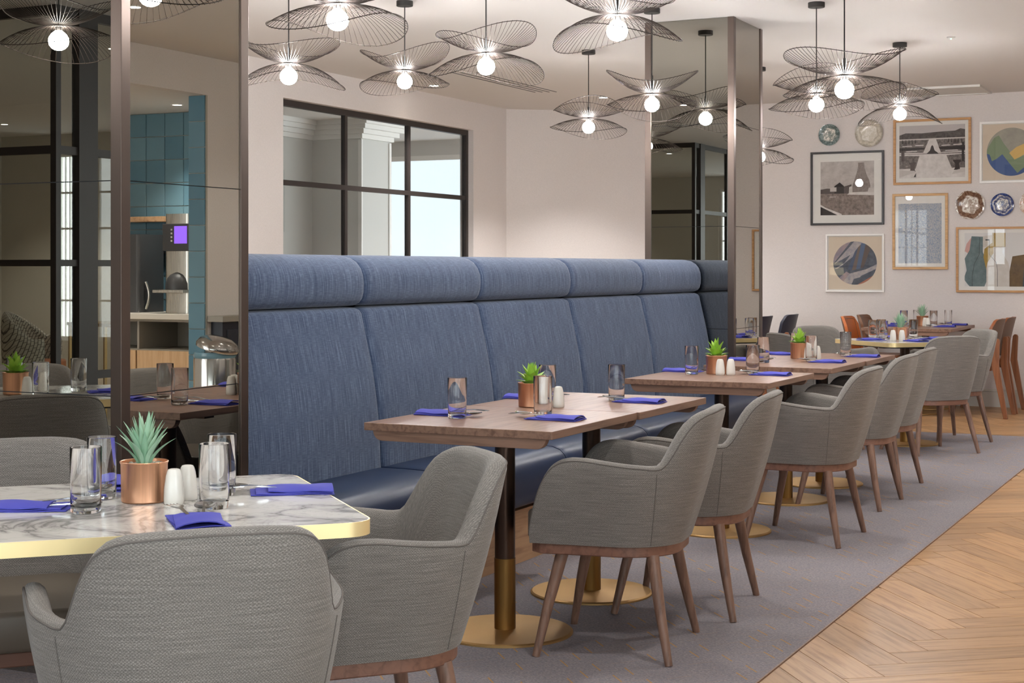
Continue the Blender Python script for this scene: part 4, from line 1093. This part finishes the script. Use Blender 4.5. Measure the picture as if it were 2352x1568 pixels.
part('screen', MB().box(-.115, .01, -.181, -.177, .56, .70), M_SCREEN, cm)
for i in range(4): part('button', MB().box(.03, .045, -.181, -.177, .575 + i * .03, .589 + i * .03), M_WHITE, cm)
part('dome', MB().lathe([(.11, .19), (.108, .24), (.095, .28), (.07, .31), (.03, .33), (.028, .42), (0, .42)], 24, 0, -.13), M_DARK, cm, 40)
part('tray', MB().box(-.15, .15, -.28, -.1, .165, .19), M_SATIN, cm, bevel=.004)
bx_ = thing('water_boiler', 'dark grey boxy water boiler with a curved handle, seen in the mirror', 'boiler', (2.28, 10.32, .905))
part('body', MB().prism(rrect(.22, .17, .03), 0, .64), M_DARK, bx_, 30)
part('handle', MB().tube([(-.235 - .035 * math.sin(PI * i / 10), -.1, .03 + .22 * i / 10) for i in range(11)], .012, 8), M_SATIN, bx_, 60)
tag(part('wall_shelf', MB().box(1.86, 2.76, 10.44, 10.60, 1.655, 1.70), M_PLINTH, None, bevel=.003), 'oak shelf on the teal tiles, seen in the mirror', 'shelf')
dd = thing('dado_cabinet', 'low navy panelled cabinet with a grey top on the right wall, seen in the mirror', 'cabinet', (RX - .06, 10.9, 0))
part('cabinet_body', MB().box(-.05, .055, -1.2, 1.2, 0, .86), M_NAVYP, dd)
for i in range(3): part('cabinet_panel', MB().box(-.062, -.05, -1.15 + i * .8, -.42 + i * .8, .08, .80), M_NAVYP, dd, bevel=.008)
part('cabinet_top', MB().box(-.09, .055, -1.25, 1.2, .86, .905), M_GREY, dd, bevel=.003)
bn = thing('waste_bin', 'chrome pedal bin with a domed lid, seen in the mirror', 'bin', (.70, 9.35, 0))
part('bin_body', MB().lathe([(0, .0), (.15, .0), (.155, .03), (.155, .60), (.148, .62)], 32), M_STEEL, bn, 40)
part('bin_liner', MB().lathe([(.150, .61), (.158, .63), (.150, .655), (.145, .655)], 32), M_TILE, bn, 40)
part('bin_lid', MB().lathe([(.158, .0), (.16, .02), (.14, .055), (.09, .08), (0, .09)], 32), M_STEEL, bn, 40, loc=(-.02, 0, .68), rot=(0, -.28, 0))
part('pedal', MB().box(-.20, -.15, -.03, .03, .02, .035), M_DARK, bn)
# ------------------------------------------------------------------ lounge seen in the left pillar mirror
def geo():
    m = Mat('geometric_fabric', S(190, 182, 168), .9)
    br = m.n('TexBrick', Scale=7.); br.inputs['Color1'].default_value = S(206, 198, 184); br.inputs['Color2'].default_value = S(196, 186, 172); br.inputs['Mortar'].default_value = S(92, 86, 80); br.inputs['Mortar Size'].default_value = .03
    m.l(m.coord((1, 1, 1.6), (.7, .5, .78)), br.inputs['Vector']); m.col(br.outputs[0]); return m.m
ar = thing('wing_armchair', 'patterned wing armchair with tan inside, reflected in the left pillar', 'armchair', (-11.0, -4.4, 0), math.radians(-118))
ar.scale = (.82, .82, .82)
M_GEO = geo()
mb = MB(); NN = 24
for k, (z, sc_) in enumerate(((.18, .92), (.4, .98), (.62, 1.), (.8, 1.02), (.94, 1.0), (1.0, .92))):
    for i in range(NN + 1):
        a = math.radians(-25 + 230 * i / NN); ww = .5 + .5 * math.cos(math.radians(-90) - a + PI)
        zz = z * (.66 + .34 * max(0, math.sin(-a + 0) if a < 0 else (math.sin(a) if a < PI else 0)))
        mb.v.append((.38 * sc_ * math.cos(a), -.36 * sc_ * math.sin(a), zz))
for k in range(5):
    for i in range(NN): mb.f.append([k * (NN + 1) + i, k * (NN + 1) + i + 1, (k + 1) * (NN + 1) + i + 1, (k + 1) * (NN + 1) + i]); mb.m.append(0)
sh = part('wing_shell', mb, M_GEO, ar, 60)
so = sh.modifiers.new('thick', 'SOLIDIFY'); so.thickness = .07; so.offset = -1
part('seat_cushion', MB().prism(rrect(.29, .28, .1), .26, .44), M_ORANGE, ar, 50, bevel=.03, seg=3)
for sx in (-1, 1):
    for sy in (-1, 1): part('leg', MB().tube([(sx * .2, sy * .2, .27), (sx * .26, sy * .26, 0)], [.02, .012], 10), M_WALNUT, ar, 50)
cs = thing('brass_console', 'thin brass console table reflected in the left pillar', 'console', (-8.3, -2.45, 0), math.radians(20))
part('console_top', MB().box(-.6, .6, -.18, .18, .80, .825), M_BRASS, cs)
for sx in (-.58, .58):
    for sy in (-.16, .16): part('leg', MB().box(sx - .012, sx + .012, sy - .012, sy + .012, -.004, .80), M_BRASS, cs)
lp = thing('lounge_lamp', 'cream shaded table lamp on the brass console, reflected in the left pillar', 'lamp', (-8.1, -2.40, .825))
part('lamp_base', MB().lathe([(.08, 0), (.08, .015), (.012, .03), (.012, .34), (0, .34)], 20), M_BRASS, lp, 40)
part('lamp_shade', MB().lathe([(.15, .30), (.12, .56)], 24, close=False), emit('lit_lamp_shade', (1, .82, .5, 1), 2.2), lp, 60)
